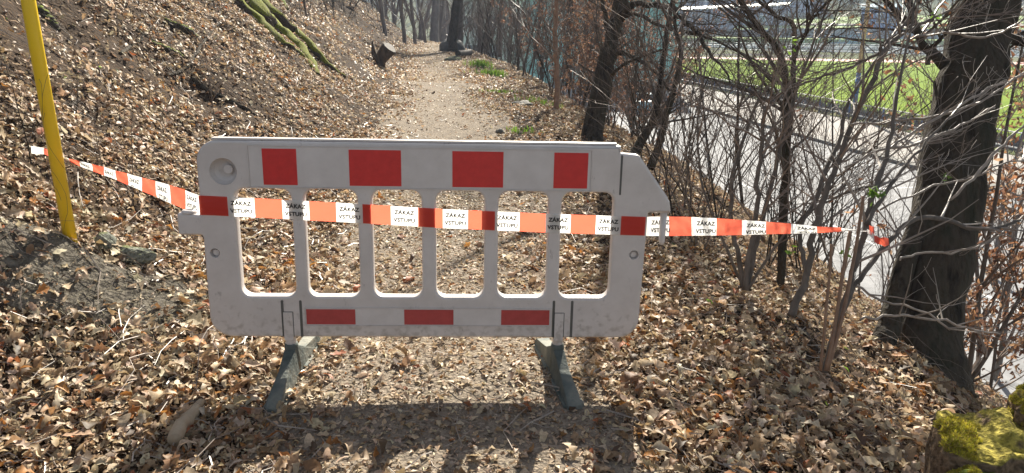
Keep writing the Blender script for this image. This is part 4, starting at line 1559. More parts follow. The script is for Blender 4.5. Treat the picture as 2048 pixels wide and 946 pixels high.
plant('bare_shrub', 'dark tall shrub whose two black stems cross in front of the lamp post field', 'shrub',
      [S([(1560, 620, 8), (1563, 520, 8), (1565, 430, 8), (1572, 330, 8.5), (1572, 240, 8), (1572, 169, 7), (1554, 101, 6.5), (1520, 55, 6), (1480, 0, 5.5), (1440, -70, 4.5), (1400, -200, 3)], 4.7, .5),
       S([(1558, 620, 6), (1568, 500, 5.5), (1576, 300, 5.5), (1585, 190, 5.5), (1588, 118, 5), (1587, 52, 4.6), (1560, 36, 4), (1530, 12, 3.6), (1500, -10, 3), (1440, -60, 2)], 4.65, .3),
       S([(1588, 118, 4), (1604, 80, 3.6), (1620, 45, 3.4), (1645, 15, 3), (1680, -20, 2.4)], 4.7, -.2)],
      M['bark_dark'], M['twig_dark'], twn=20, twL=.9, seed=52, kids=(4, 3))
plant('bare_shrub', 'many stemmed brown shrub behind the tape between barrier hook and stakes', 'shrub',
      [S([(1492, 580, 6.8), (1505, 520, 5.8), (1522, 450, 5.1), (1545, 360, 4.4), (1568, 270, 3.7), (1590, 190, 3.1), (1625, 90, 2.4), (1660, 0, 2.0)], 4.3, .3),
       S([(1490, 580, 6.1), (1500, 500, 5.4), (1512, 430, 5.1), (1515, 354, 4.8), (1524, 290, 4.4), (1529, 212, 4.1)], 4.3, -.1),
       S([(1484, 575, 5.4), (1476, 500, 4.8), (1462, 440, 4.4), (1464, 362, 4.1), (1480, 300, 3.4), (1508, 220, 2.7), (1540, 120, 2.0), (1560, 20, 1.5)], 4.35, .2),
       S([(1488, 578, 3.4), (1455, 500, 3.0), (1420, 420, 2.7), (1400, 340, 2.3), (1395, 240, 2.0), (1412, 130, 1.6)], 4.4, .2),
       S([(1495, 580, 3.4), (1545, 500, 2.9), (1600, 440, 2.6), (1680, 390, 2.2), (1760, 370, 1.6)], 4.3, -.3)],
      M['bark_grey'], M['twig'], twn=16, twL=.8, seed=53, kids=(4, 3))
plant('bare_shrub', 'brown shrub with a long stem leaning up to a knotted fork against the field', 'shrub',
      [S([(1582, 632, 9), (1598, 590, 8), (1614, 545, 7), (1626, 470, 6.5), (1645, 405, 6), (1673, 330, 5.6), (1702, 254, 5.6), (1738, 175, 5.4), (1770, 103, 5.4), (1801, 70, 4), (1850, 45, 3.2), (1900, 20, 2.4)], 3.9, .1),
       S([(1612, 550, 5), (1606, 505, 5), (1602, 450, 4.8), (1636, 389, 5), (1655, 330, 4.6), (1676, 290, 4.2), (1700, 200, 3.4), (1760, 110, 2.6)], 4.0, .4),
       S([(1770, 106, 3.6), (1762, 92, 3), (1800, 60, 2.8), (1830, 12, 2.2)], 4.0, 0),
       S([(1772, 100, 3.4), (1740, 115, 2.8), (1690, 140, 2.6), (1610, 165, 2.2), (1540, 200, 1.6)], 4.0, .2)],
      M['bark_grey'], M['twig'], twn=16, twL=.75, seed=54, kids=(4, 3))
plant('bare_sapling', 'two stemmed dark sapling leaning over the road beside the barrier tip', 'sapling',
      [S([(1262, 318, 11), (1275, 297, 10), (1292, 266, 9), (1309, 232, 8), (1318, 189, 6.5), (1326, 120, 5), (1338, 40, 4), (1350, -40, 3)], 7.2, .3),
       S([(1300, 335, 9), (1312, 306, 8), (1323, 269, 7), (1337, 218, 6), (1345, 190, 5.5), (1362, 110, 4.5), (1350, 50, 3.5), (1348, -30, 2.5)], 7.0, .2)],
      M['bark_dark'], M['twig_dark'], twn=18, twL=1.1, seed=55, kids=(4, 3))
# pale shoots that cross in front of the big trunk
for i, (lst, d_, dd_, lab) in enumerate((
        ([(1770, 300, 2.6), (1830, 262, 3), (1890, 225, 3), (1960, 190, 2.6), (2048, 145, 2.2), (2120, 90, 1.6)], 3.5, .1, 'pale shoot rising across the upper part of the big trunk'),
        ([(1800, 72, 2.2), (1850, 72, 2.4), (1900, 66, 2.4), (1970, 75, 2.2), (2030, 50, 1.8), (2060, 20, 1.4)], 3.9, -.3, 'pale shoot lying level across the top of the big trunk'),
        ([(1700, 250, 2.4), (1790, 240, 2.6), (1870, 232, 2.4), (1960, 205, 2.2), (2048, 150, 1.8)], 3.7, -.2, 'thin pale shoot crossing the big trunk at mid height'),
        ([(1690, 335, 2.4), (1760, 300, 2.8), (1840, 285, 2.8), (1920, 250, 2.4), (1990, 215, 2)], 3.6, 0, 'arching pale shoot passing before the big trunk'),
        ([(1900, 400, 3), (1960, 340, 3.4), (2010, 290, 3), (2060, 240, 2.2)], 3.4, 0, 'stout pale shoot forking beside the big trunk'),
        ([(1720, 640, 2.6), (1790, 632, 2.6), (1870, 640, 2.6), (1950, 660, 2), (2000, 668, 1.6)], 3.3, .1, 'pale shoot drooping low across the foot of the big trunk'),
        ([(1800, 520, 2.2), (1850, 505, 2.4), (1920, 500, 2.2), (1980, 480, 1.8), (2048, 430, 1.4)], 3.4, .1, 'fine pale shoot at half height of the big trunk'),
        ([(1690, 560, 2.8), (1760, 600, 2.4), (1840, 622, 2.2), (1900, 660, 1.8)], 3.35, 0, 'short pale shoot before the second stem of the big tree'),
        ([(1760, 420, 2.2), (1850, 380, 2.4), (1930, 360, 2.2), (2000, 330, 1.8), (2060, 320, 1.5)], 3.5, 0, 'pale shoot just above the tape end before the big trunk'))):
    plant('leafless_shoot', lab, 'shoot', [S(lst, d_, dd_)], M['twig_pale'], M['twig_pale'], twn=4, twL=.30, seed=70 + i, k=6, kids=(2,), f0=.1, bias=(.4, 0, .3), group='pale shoots before the big trunk', wob=.006, rf=.7)

# ------------------------------------------------------------ saplings, shrubs and trees by kind
def make_proto(name, seed, hgt, r0, nst, kids, mats, spread=.8, up=1.0, L1=.4, n1=16, wig=.1, leaves=0, leafsize=.05, kmap=(5, 3, 3, 3), lean=.25, col=None):
    R = random.Random(seed)
    root = empty(name)
    tw = []
    for i in range(nst):
        d = Vector((R.uniform(-lean, lean), R.uniform(-lean, lean), up)).normalized()
        out = []
        grow((R.uniform(-.05, .05) * nst * .5, R.uniform(-.05, .05) * nst * .5, -.15), tuple(d), hgt * R.uniform(.7, 1.1) if i else hgt, r0 * R.uniform(.6, 1) if i else r0, 0, out, R, wig * .45, .02, (n1,) + kids, spread, None, .0012, (.18, L1))
        MB().tube(out[0][0], out[0][1], 7).build('stem' if nst > 1 else 'trunk', mats[0], root, True)
        tw += out[1:]
    tubes(tw, MB(), kmap).build('crown', mats[1], root)
    if leaves:
        g = np.random.default_rng(seed)
        tips = [p for b in tw if b[2] >= 1 for p in b[0][1:]]
        idx = g.integers(0, len(tips), leaves)
        pos = np.array([tips[i] for i in idx]) + g.normal(0, .02, (leaves, 3))
        t = g.normal(0, 1, (leaves, 3)); t[:, 2] -= .6; t /= np.linalg.norm(t, axis=1)[:, None]
        nn_ = np.cross(t, g.normal(0, 1, (leaves, 3))); nn_ /= np.linalg.norm(nn_, axis=1)[:, None]
        bb = np.cross(nn_, t)
        sc = leafsize * g.uniform(.6, 1.2, leaves)
        tv, tf = leaf_template(3, seed)
        p = (tv[None, :, 0, None] * t[:, None] + tv[None, :, 1, None] * bb[:, None] + tv[None, :, 2, None] * nn_[:, None]) * sc[:, None, None] + pos[:, None]
        base = np.array(col)[g.integers(0, len(col), leaves)] * g.uniform(.7, 1.2, (leaves, 1))
        o = np_mesh('foliage', p.reshape(-1, 3), (tf[None] + (np.arange(leaves) * len(tv))[:, None, None]).reshape(-1, 4), M['beech'], np.repeat(base, len(tv), 0), False)
        o.parent = root
    return root


protos_used = set()


def put(proto, x, y, s, rz, label, cat, group, tilt=(0, 0), sink=0.0):
    if proto.name in protos_used:
        o = copy_tree(proto)
    else:
        o = proto
        protos_used.add(proto.name)
    o.location = (x, y, h(x, y) - sink)
    o.rotation_euler = (tilt[0], tilt[1], rz)
    o.scale = (s, s, s)
    return tag(o, label, cat, group)


R = random.Random(99)
T3, TD = (M['bark_grey'], M['twig']), (M['bark_dark'], M['twig_dark'])
sap = [make_proto('thicket_sapling', 200 + i, 4.6, .026, 1, (4, 3), T3 if i % 3 else TD, .8, 1, .42, 20, .12) for i in range(8)]
shr = [make_proto('leafless_shrub', 300 + i, 3.0, .012, 3 + i % 3, (3, 2), T3 if i % 2 else TD, .7, 1, .5, 8, .16, lean=.42) for i in range(7)]
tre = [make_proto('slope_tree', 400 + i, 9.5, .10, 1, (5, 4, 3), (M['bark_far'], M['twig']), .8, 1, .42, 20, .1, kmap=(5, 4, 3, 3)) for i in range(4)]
BR_ = [(.26, .125, .065), (.34, .18, .09), (.20, .095, .055), (.40, .25, .15), (.17, .09, .06)]
BP_ = [(.22, .12, .08), (.28, .15, .10), (.16, .085, .06), (.34, .22, .15)]
bee = [make_proto('beech_sapling', 500 + i, 2.9, .02, 2, (4, 2), T3, .85, 1, .5, 13, .14, leaves=1500, leafsize=.055, col=BR_ if i % 2 == 0 else BP_) for i in range(4)]

def describe(kind, x, y, s_, tx, ty, marks, where):
    px = CX + FPX * x / y / .98
    size = 'tall' if s_ > 1.05 else ('middling' if s_ > .88 else 'short')
    lean = 'left leaning' if ty < -.05 else ('right leaning' if ty > .09 else 'upright')
    mark = [m for lim, m in marks if px < lim][0]
    dist = [m for lim, m in where if y < lim][0]
    return f'{size} {lean} {kind} {dist} {mark}'


THK = ([(985, 'beside the boulder'), (1040, 'above the grass tufts'), (1090, 'before the slim reddish tree'), (1150, 'past the slim reddish tree'), (1215, 'by the forked tree'), (2000, 'past the forked tree')],
       [(14, 'in front'), (20, 'in mid thicket'), (28, 'deep in the thicket'), (99, 'in the far thicket')])
SLP = ([(1330, 'near the two stemmed sapling'), (1450, 'past the two stemmed sapling'), (1560, 'behind the brown many stemmed shrub'), (1700, 'behind the cut stakes'), (1860, 'just before the big leaning trunk'), (9999, 'past the big leaning trunk')],
       [(8, 'high on the slope'), (11, 'half way down the slope'), (99, 'low on the slope')])
BNK = ([(640, 'over the mossy root'), (740, 'past the mossy root'), (800, 'over the cut stump'), (9999, 'at the path bend')],
       [(18, 'on the bank'), (27, 'farther up the bank'), (99, 'on the far bank')])
n_ = 0
while n_ < 105:          # thicket along the drop beyond the barrier
    y = 11 + 30 * R.random() ** 1.1
    x = float(np.interp(y, *XR)) + .35 + R.random() ** 1.3 * (3.2 + y * .10)
    pxx = CX + FPX * x / y / .98
    if not (925 < pxx < 1300) or (pxx > 1040 and R.random() < .45):
        continue
    s_, tx, ty = R.uniform(.75, 1.2), R.gauss(0, .06), R.gauss(0, .08)
    put(sap[n_ % 8] if n_ % 3 else shr[n_ % 7], x, y, s_, R.uniform(0, 6.28), describe('bare sapling' if n_ % 3 else 'tangled shrub', x, y, s_, tx, ty, *THK),
        'sapling' if n_ % 3 else 'shrub', 'saplings and shrubs of the thicket', (tx, ty))
    n_ += 1
n_ = 0
while n_ < 24:           # shrubs on the slope between path and road
    y = 5.6 + 11 * R.random()
    x = float(np.interp(y, *XR)) + .8 + R.random() * (4.5 + y * .2)
    if not (1235 < CX + FPX * x / y / .98 < 2100):
        continue
    s_, tx, ty = R.uniform(.8, 1.25), R.gauss(0, .08), R.gauss(.08, .1)
    put(shr[n_ % 7] if n_ % 4 else sap[n_ % 8], x, y, s_, R.uniform(0, 6.28), describe('leafless shrub' if n_ % 4 else 'thin sapling', x, y, s_, tx, ty, *SLP),
        'shrub' if n_ % 4 else 'sapling', 'shrubs on the slope above the road', (tx, ty))
    n_ += 1
for i, (px, y, s_, lab) in enumerate(((1345, 5.2, .62, 'low brush close behind the hook of the barrier'), (1400, 4.9, .55, 'low brush under the tape past the barrier hook'), (1445, 5.5, .7, 'brush between the hook and the brown shrub'), (1330, 6.4, .7, 'brush at the shoulder behind the barrier tip'),
                                      (1550, 4.9, .5, 'low brush between the brown shrub and the long leaning stem'), (1390, 6.2, .75, 'brush a step down the slope behind the tape'), (1620, 5.4, .6, 'low brush behind the tape end'), (1360, 8.0, .8, 'brush lower down behind the barrier tip'))):
    x = (px - CX) / FPX * (y * .96 + .35)
    put(shr[i % 7], x, y, s_, R.uniform(0, 6.28), lab, 'shrub', 'low brush behind the tape', (R.gauss(0, .1), R.gauss(0, .12)))
for i, (px, y, s_, k, lab) in enumerate(((1195, 12.5, .8, 0, 'orange leaved beech sapling left of the forked tree'), (1160, 14.5, .75, 0, 'taller orange leaved beech deeper in the thicket'), (1110, 14, .7, 1, 'brown leaved beech at the foot of the slim reddish tree'),
                                         (1240, 13, .7, 1, 'brown leaved beech behind the fork of the dark tree'), (1270, 10.5, .85, 3, 'dense dark brown beech below the parked car'), (1225, 10.2, .7, 3, 'small dark brown beech beside the forked trunk foot'),
                                         (2015, 5.3, 1.15, 2, 'brown leaved beech just right of the big leaning trunk'), (2070, 6.4, 1.3, 0, 'orange brown beech behind the big trunk at the picture edge'), (1985, 8.5, 1.1, 2, 'smaller brown beech farther down behind the big trunk'),
                                         (1060, 21, 1.2, 1, 'pale brown beech far inside the thicket'), (1300, 15, 1.1, 3, 'dark brown beech rising behind the two stemmed sapling'))):
    x = (px - CX) / FPX * (y * .96 + .3)
    put(bee[k], x, y, s_, R.uniform(0, 6.28), lab, 'sapling', 'beeches that keep their withered leaves', (0, R.gauss(0, .05)), .1)
for i in range(30):
    y = 44 + 40 * R.random()
    x = -.12 * y + R.uniform(-9, 5) * y / 60 * 1.2
    put(tre[i % 4], x, y, R.uniform(.8, 1.2), R.uniform(0, 6.28), 'hazy bare tree in the wood beyond the end of the path', 'tree', 'hazy trees beyond the path', (0, R.gauss(0, .04)), .2)
n_ = 0
while n_ < 46:           # upper end of the bank
    y = 12 + 30 * R.random()
    x = float(np.interp(y, *XL)) - 1.2 - R.random() * (4 + y * .2)
    if CX + FPX * x / y / .98 < 560:
        continue
    s_, tx, ty = R.uniform(.7, 1.2), R.gauss(0, .1), R.gauss(.1, .1)
    put(sap[n_ % 8] if n_ % 2 else shr[(n_ + 3) % 7], x, y, s_, R.uniform(0, 6.28), describe('leafless sapling' if n_ % 2 else 'tangled shrub', x, y, s_, tx, ty, *BNK),
        'sapling' if n_ % 2 else 'shrub', 'saplings and shrubs on the bank', (tx, ty))
    n_ += 1
for i, (px, py, lab) in enumerate(((150, 240, 'just right of the yellow pole'), (262, 420, 'below the tape'), (300, 225, 'on the open bank between pole and barrier'), (480, 150, 'left of the long mossy root'), (360, 165, 'under the mossy branches'),
                              (560, 110, 'touching the long mossy root'), (620, 60, 'right of the long mossy root'), (430, 250, 'just above the barrier corner'), (60, 330, 'behind the tape tail'), (205, 330, 'behind the tape near the pole'))):
    g_ = G(px, py)
    put(sap[i % 8], g_.x, g_.y, R.uniform(.10, .2), R.uniform(0, 6.28), 'tiny bare seedling ' + lab, 'seedling', 'seedlings on the near bank', (R.gauss(0, .25), R.gauss(.1, .25)))
# taller trees on the slopes around, beyond the thicket and over the bank
for i, (x, y, s_, lab) in enumerate(((3.2, 27, 1.0, 'bare tree rising from the middle of the thicket slope'), (5.5, 34, 1.1, 'bare tree low on the thicket slope before the teal building'), (-.2, 40, 1.1, 'bare tree at the far end of the thicket'), (-1.5, 50, 1.2, 'bare tree behind the path bend in the haze'),
                                     (-6.5, 56, 1.3, 'bare tree straight beyond the end of the path'), (-10, 60, 1.3, 'hazy bare tree beyond the end of the path'), (-8.5, 30, .9, 'bare tree high on the bank over the bend'), (-11, 22, .95, 'bare tree high on the bank above the mossy root'),
                                     (8.5, 30, .8, 'bare tree at the foot of the slope beside the road'), (14.5, 21, .75, 'bare tree at the roadside behind the big leaning trunk'), (-16, 45, 1.2, 'bare tree on the crest of the bank'), (9.5, 48, .9, 'bare tree by the road before the teal building'),
                                     (10.5, 14.5, .7, 'bare tree low on the slope right of the big trunk'))):
    put(tre[i % 4], x, y, s_, R.uniform(0, 6.28), lab, 'tree', 'bare trees around the path', (0, R.gauss(0, .04)), .2)

# far wooded hillside: one mass
fw = MB()
R = random.Random(8)
for i in range(520):
    a, b_ = R.uniform(-140, 190), R.choice((R.uniform(36, 150), R.uniform(75, 260)))
    if b_ < 85 and -20 < a < 55:
        b_ += 60
    p = W(a, b_, 0)
    gz = h(p.x, p.y)
    hh = R.uniform(7, 14)
    fw.tube([(p.x, p.y, gz - .5), (p.x + R.gauss(0, .3), p.y, gz + hh * .5), (p.x + R.gauss(0, .6), p.y, gz + hh)], [.3, .2, .06], 4)
    for k in range(16):
        z0 = gz + hh * R.uniform(.25, .9)
        t = R.uniform(0, 6.28)
        l_ = hh * R.uniform(.15, .35)
        c_ = (p.x + math.cos(t) * l_ * .5, p.y + math.sin(t) * l_ * .5, z0 + l_ * .5)
        e_ = (p.x + math.cos(t) * l_ * .9, p.y + math.sin(t) * l_ * .9, z0 + l_ * 1.1)
        fw.tube([(p.x, p.y, z0), c_, e_], [.12, .09, .03], 3)
        for q in range(3):
            fw.tube([c_, (e_[0] + R.gauss(0, .9), e_[1] + R.gauss(0, .9), e_[2] + R.gauss(0, .7))], [.06, .02], 3)
tag(fw.build('far_woods', M['twig']), kind='stuff')

# trees standing on the far lawn
for i, a in enumerate((20, 48, 56, 70, 84)):
    p = W(a, 26 + (i % 3) * 7, 0)
    o = copy_tree(tre[i % 4])
    o.location = (p.x, p.y, max(-1.4, h(p.x, p.y)))
    o.scale = (1.05,) * 3
    tag(o, ('bare tree on the far lawn before the long hall', 'bare tree close beside the small blue kiosk', 'bare tree on the far lawn just past the blue kiosk', 'bare tree on the far lawn behind the big leaning trunk', 'farthest bare tree on the lawn past the big leaning trunk')[i], 'tree', 'trees on the far lawn')

# ------------------------------------------------------------ roots, stumps, logs, stones, grass tufts
M['mossy'] = moss_bark('mossy_bark', (.05, .038, .026), (.13, .14, .012), .5)
M['mossy_less'] = moss_bark('partly_mossy_bark', (.05, .042, .03), (.12, .15, .02), .35)


def on_ground(pxs, rpx, lift=.3):
    P_, R_ = [], []
    for (px, py), r in zip(pxs, rpx):
        g_ = G(px, py)
        d = depth_of(g_)
        rr = r * d / FPX
        P_.append((g_.x, g_.y, g_.z + rr * lift))
        R_.append(rr)
    return P_, R_


def root_thing(name, label, cat, lines, material, k=12, flute=.12, group=None):
    mbs = []
    first = None
    for i, (pxs, rp) in enumerate(lines):
        a_, b_ = smooth_line(*on_ground(pxs, rp), 6, .006, i)
        if first is None:
            first = Vector(a_[0])
            root = base_obj(name, first, label, cat, group)
        at_origin(MB().tube(a_, b_, k, True, flute=flute, seed=i * 3 + 1).build('root' if len(lines) > 1 else 'stick', material, root, True), first)
    return root


root_thing('mossy_root', 'long ridged root covered in yellow green moss running down the bank', 'root',
           [([(478, -20), (520, 30), (552, 62), (590, 92), (622, 128), (636, 152)], [20, 17, 14, 12, 9, 5]), ([(500, -10), (548, 40), (588, 70), (622, 100), (655, 135), (690, 157)], [19, 16, 13, 12, 9, 4]),
            ([(470, 10), (520, 48), (560, 85), (600, 112), (628, 140)], [13, 11, 9, 7, 4])], M['mossy'], 14, .16)
for lst, rp, lab in (([(330, 42), (350, 54), (372, 62), (394, 76)], [5, 8, 8, 4], 'short mossy branch lying on the bank below the long root'), ([(302, 86), (322, 95), (345, 105), (368, 115)], [4, 6, 6, 3], 'short mossy stick lying lower on the bank'),
                     ([(78, 18), (92, 34), (104, 48), (118, 64)], [7, 9, 8, 5], 'mossy root stub beside the top of the yellow pole'), ([(552, -12), (566, 6), (574, 20)], [6, 5, 3], 'small mossy root above the long root')):
    o = root_thing('mossy_branch', lab, 'branch', [(lst, rp)], M['mossy_less'], 9, .15, 'mossy wood on the bank')
for lst, rp, lab in (([(240, 108), (262, 92), (285, 76), (302, 52)], [3.5, 3.5, 2.8, 1.8], 'dark crooked fallen branch high on the bank'), ([(268, 58), (290, 72), (318, 88)], [2.5, 3, 2], 'dark fallen stick touching the mossy branch'),
                     ([(332, 152), (362, 142), (385, 118), (412, 78), (440, 44), (478, 22)], [4.5, 3.6, 3, 2.4, 2, 1.4], 'long curved fallen branch in the middle of the bank'), ([(385, 158), (420, 185), (470, 208), (520, 236)], [5, 6, 5, 3], 'rotten dark branch half buried in leaves'),
                     ([(140, 215), (162, 192), (178, 165), (186, 140)], [4.5, 4, 3, 2], 'forked dark stick right of the yellow pole'), ([(125, 205), (200, 245), (280, 285), (352, 318)], [1.6, 1.8, 1.6, 1.2], 'long thin pale stalk lying down the bank'),
                     ([(0, 285), (60, 296), (110, 292)], [2, 2, 1.5], 'pale stalk behind the tape tail at the pole'), ([(180, 268), (235, 285), (300, 330), (385, 372)], [1.4, 1.6, 1.6, 1.2], 'thin stalk lying above the tape'),
                     ([(300, 545), (340, 548), (370, 572), (385, 590)], [3, 2.6, 2.4, 1.4], 'grey root fragment on the bare earth'), ([(205, 560), (240, 568), (262, 540)], [1.4, 1.4, 1], 'thin curved stick on the bare earth'),
                     ([(1480, 575), (1530, 610), (1590, 650), (1640, 700)], [5, 4.6, 4, 3], 'grey fallen branch on the edge of the slope'), ([(1700, 622), (1780, 640), (1870, 655), (1930, 672)], [2, 2, 1.8, 1.2], 'pale stick lying across the slope'),
                     ([(1722, 902), (1745, 925), (1762, 950)], [6, 7, 6], 'pale broken stick before the mossy stump'), ([(2, 545), (22, 580), (34, 612)], [4, 4, 3], 'dark stick at the picture edge below the pole'),
                     ([(1180, 795), (1230, 778), (1290, 782)], [1.5, 1.4, 1], 'thin twig lying right of the barrier foot')):
    root_thing('fallen_branch', lab, 'branch', [(lst, rp)], M['bark_grey'] if 'pale' in lab or 'grey' in lab or 'thin' in lab else M['bark_dark'], 6, .08, 'fallen branches and sticks')

# short pale log in the foreground
lb = G(348, 902)
a_, b_ = on_ground([(352, 904), (362, 882), (380, 856), (396, 832), (408, 814)], [14, 14, 13, 10, 7], 1.9)
lg = base_obj('short_log', Vector(a_[0]), 'short pale weathered piece of log in the shadow of the barrier', 'log')
a2, b2 = smooth_line(a_, b_, 4, .002, 4)
at_origin(MB().tube(a2, b2, 14, True, flute=.09, seed=4).build('log_wood', M['wood_end'], lg, True), a_[0])


def stone(name, label, px, py, rx, ry, rz, m, seed, group=None, sink=.35, facet=.25, sub=3):
    g_ = G(px, py)
    bm = bmesh.new()
    bmesh.ops.create_icosphere(bm, subdivisions=sub, radius=1)
    for v in bm.verts:
        c = v.co
        n1_ = float(vnoise(np.array(c.x * 1.3 + seed), np.array(c.y * 1.3 + c.z), seed)) + .5 * float(vnoise(np.array(c.x * 3 + seed), np.array(c.y * 3 + c.z * 2), seed + 1))
        f = 1 + facet * n1_ * 2
        v.co = Vector((c.x * rx * f, c.y * ry * f, c.z * rz * f))
    me = bpy.data.meshes.new(name)
    bm.to_mesh(me); bm.free()
    me.materials.append(m)
    o = bpy.data.objects.new(name, me)
    o.location = (g_.x, g_.y, g_.z + rz * (1 - sink) * .6)
    C.objects.link(o)
    o.rotation_euler = (0, 0, seed)
    return tag(o, label, 'stone', group)


M['mossy_stone'] = moss_bark('mossy_stone', (.13, .135, .11), (.13, .14, .06), .02)
M['boulder'] = mat('dark_boulder', [(.03, .032, .034), (.09, .092, .09)], .85, 3, 8, .8, 12, bump_dist=.03)
stone('rock', 'pale mossy slab of rock set in the bare earth by the pole', 255, 512, .15, .06, .045, M['mossy_stone'], 3, sink=.9, facet=.4)
stone('rock', 'grey faceted rock behind the mossy slab', 205, 488, .07, .06, .05, M['mossy_stone'], 5, sink=.8, facet=.4)
stone('rock', 'flat dark stone on the right edge of the path', 1042, 212, .2, .12, .06, M['stone'], 7)
stone('rock', 'small dark stone on the path behind the barrier top', 1000, 268, .06, .05, .05, M['stone'], 9)
stone('boulder', 'dark rounded boulder at the foot of the dark tree by the path bend', 905, 103, .62, .5, .42, M['boulder'], 11, sink=.5, facet=.12)
stone('rock', 'flat mossy stone before the log end by the path', 907, 122, .28, .14, .1, M['mossy_stone'], 13)
# log end beside the boulder
g_ = G(916, 114)
le = base_obj('log', g_, 'short log lying beside the boulder with its round cut end facing the path', 'log')
r_ = 6.5 * depth_of(g_) / FPX
MB().tube([(0, 0, r_), (.35, 1.2, r_)], [r_, r_ * .95], 20, False).build('bark', M['bark_grey'], le, True)
MB().tube([(0, .01, r_), (-.01, -.015, r_)], [r_ * .97, r_ * .9], 20, True).build('cut_end', M['bark_dark'], le)
# leaning stump by the left edge of the path
g_ = G(768, 134)
d = depth_of(g_)
u = .86 * d / FPX
stp_ = base_obj('cut_stump', g_, 'dark leaning cut stump overhanging the left edge of the path', 'stump')
MB().tube([(-6 * u, 0, -8 * u), (-8 * u, 0, 10 * u), (0, 0, 26 * u), (16 * u, -.05, 44 * u)], [11 * u, 12 * u, 16 * u, 18 * u], 16, True, flute=.12, seed=3).build('trunk', M['bark_brown'], stp_, True)
MB().tube([(16.2 * u, -.05, 44.2 * u), (17 * u, -.053, 45.2 * u)], [16.6 * u, 16 * u], 16, True, flute=.12, seed=3).build('cut_face', M['bark_grey'], stp_)
MB().tube([(-14 * u, 0, 8 * u), (-24 * u, .1, 32 * u), (-26 * u, .1, 58 * u)], [8 * u, 6 * u, 2 * u], 8, True, flute=.1).build('root', M['bark_brown'], stp_, True)


def tuft(label, px, py, n, hh, seed, spread=.12, cat='grass'):
    g_ = G(px, py)
    R = random.Random(seed)
    mb = MB()
    for _ in range(n):
        x, y = R.gauss(0, spread), R.gauss(0, spread * .7)
        z = h(g_.x + x, g_.y + y) - g_.z
        t = R.uniform(0, 6.28)
        l_ = hh * R.uniform(.5, 1.2)
        bx_, by_ = math.cos(t) * l_ * .35, math.sin(t) * l_ * .35
        w = .006
        nx_, ny_ = -math.sin(t) * w, math.cos(t) * w
        mb.add([(x - nx_, y - ny_, z), (x + nx_, y + ny_, z), (x + bx_ * .5 + nx_, y + by_ * .5 + ny_, z + l_ * .7), (x + bx_ * .5 - nx_, y + by_ * .5 - ny_, z + l_ * .7), (x + bx_, y + by_, z + l_)],
               [(0, 1, 2, 3), (3, 2, 4)])
    o = mb.build('grass_tuft', M['tuft'])
    o.location = g_
    return tag(o, label, cat, 'grass tufts by the path')


M['tuft'] = tape_mat('fresh_grass', (.11, .20, .025), (.16, .27, .03), .4)
tuft('bright green grass tuft on the path edge near the boulder', 962, 134, 300, .2, 1, .17)
tuft('bright green grass tuft just below the first one on the path edge', 982, 152, 300, .17, 2, .17)
tuft('small low grass tuft at the right edge of the path', 1000, 188, 160, .08, 3, .16)
tuft('sparse grass tuft by the flat dark stone', 1078, 208, 90, .1, 4, .18)
tuft('sparse grass tuft above the barrier top edge', 1045, 268, 70, .08, 5, .1)

# green buds on the tape sapling
bd_ = MB()
R = random.Random(4)
for (px, py, n, s_) in ((1742, 385, 16, .022), (1758, 392, 7, .02), (1690, 505, 8, .018), (1585, 92, 8, .016), (1893, 352, 9, .016), (1868, 30, 5, .014), (1580, 505, 6, .018)):
    for _ in range(n):
        c_ = P(px + R.gauss(0, 7), py + R.gauss(0, 7), 3.15)
        a = Vector((R.gauss(0, 1), R.gauss(0, 1), R.gauss(.6, .6))).normalized() * s_
        b_ = a.cross(Vector((R.gauss(0, 1), R.gauss(0, 1), R.gauss(0, 1)))).normalized() * s_ * .35
        bd_.add([c_ - b_, c_ + a, c_ + b_, c_ - a * .6], [(0, 1, 2, 3)])
bo = bd_.build('foliage', M['tuft'], tape_tree)
at_origin(bo, tape_tree.location)

# mossy stump in the corner
sb = P(1985, 880, 2.42)
gz = h(sb.x, sb.y)
M['moss_top'] = moss_bark('bright_moss', (.15, .105, .065), (.30, .25, .05), .26)
M['moss_leaf'] = leaf_mat('moss_fronds', .35, .7, .2)
ms = base_obj('mossy_stump', Vector((sb.x, sb.y, gz - .02)), 'broad cut stump with a bright yellow green moss top in the corner by the slope', 'stump')
top_h = sb.z - gz + .02


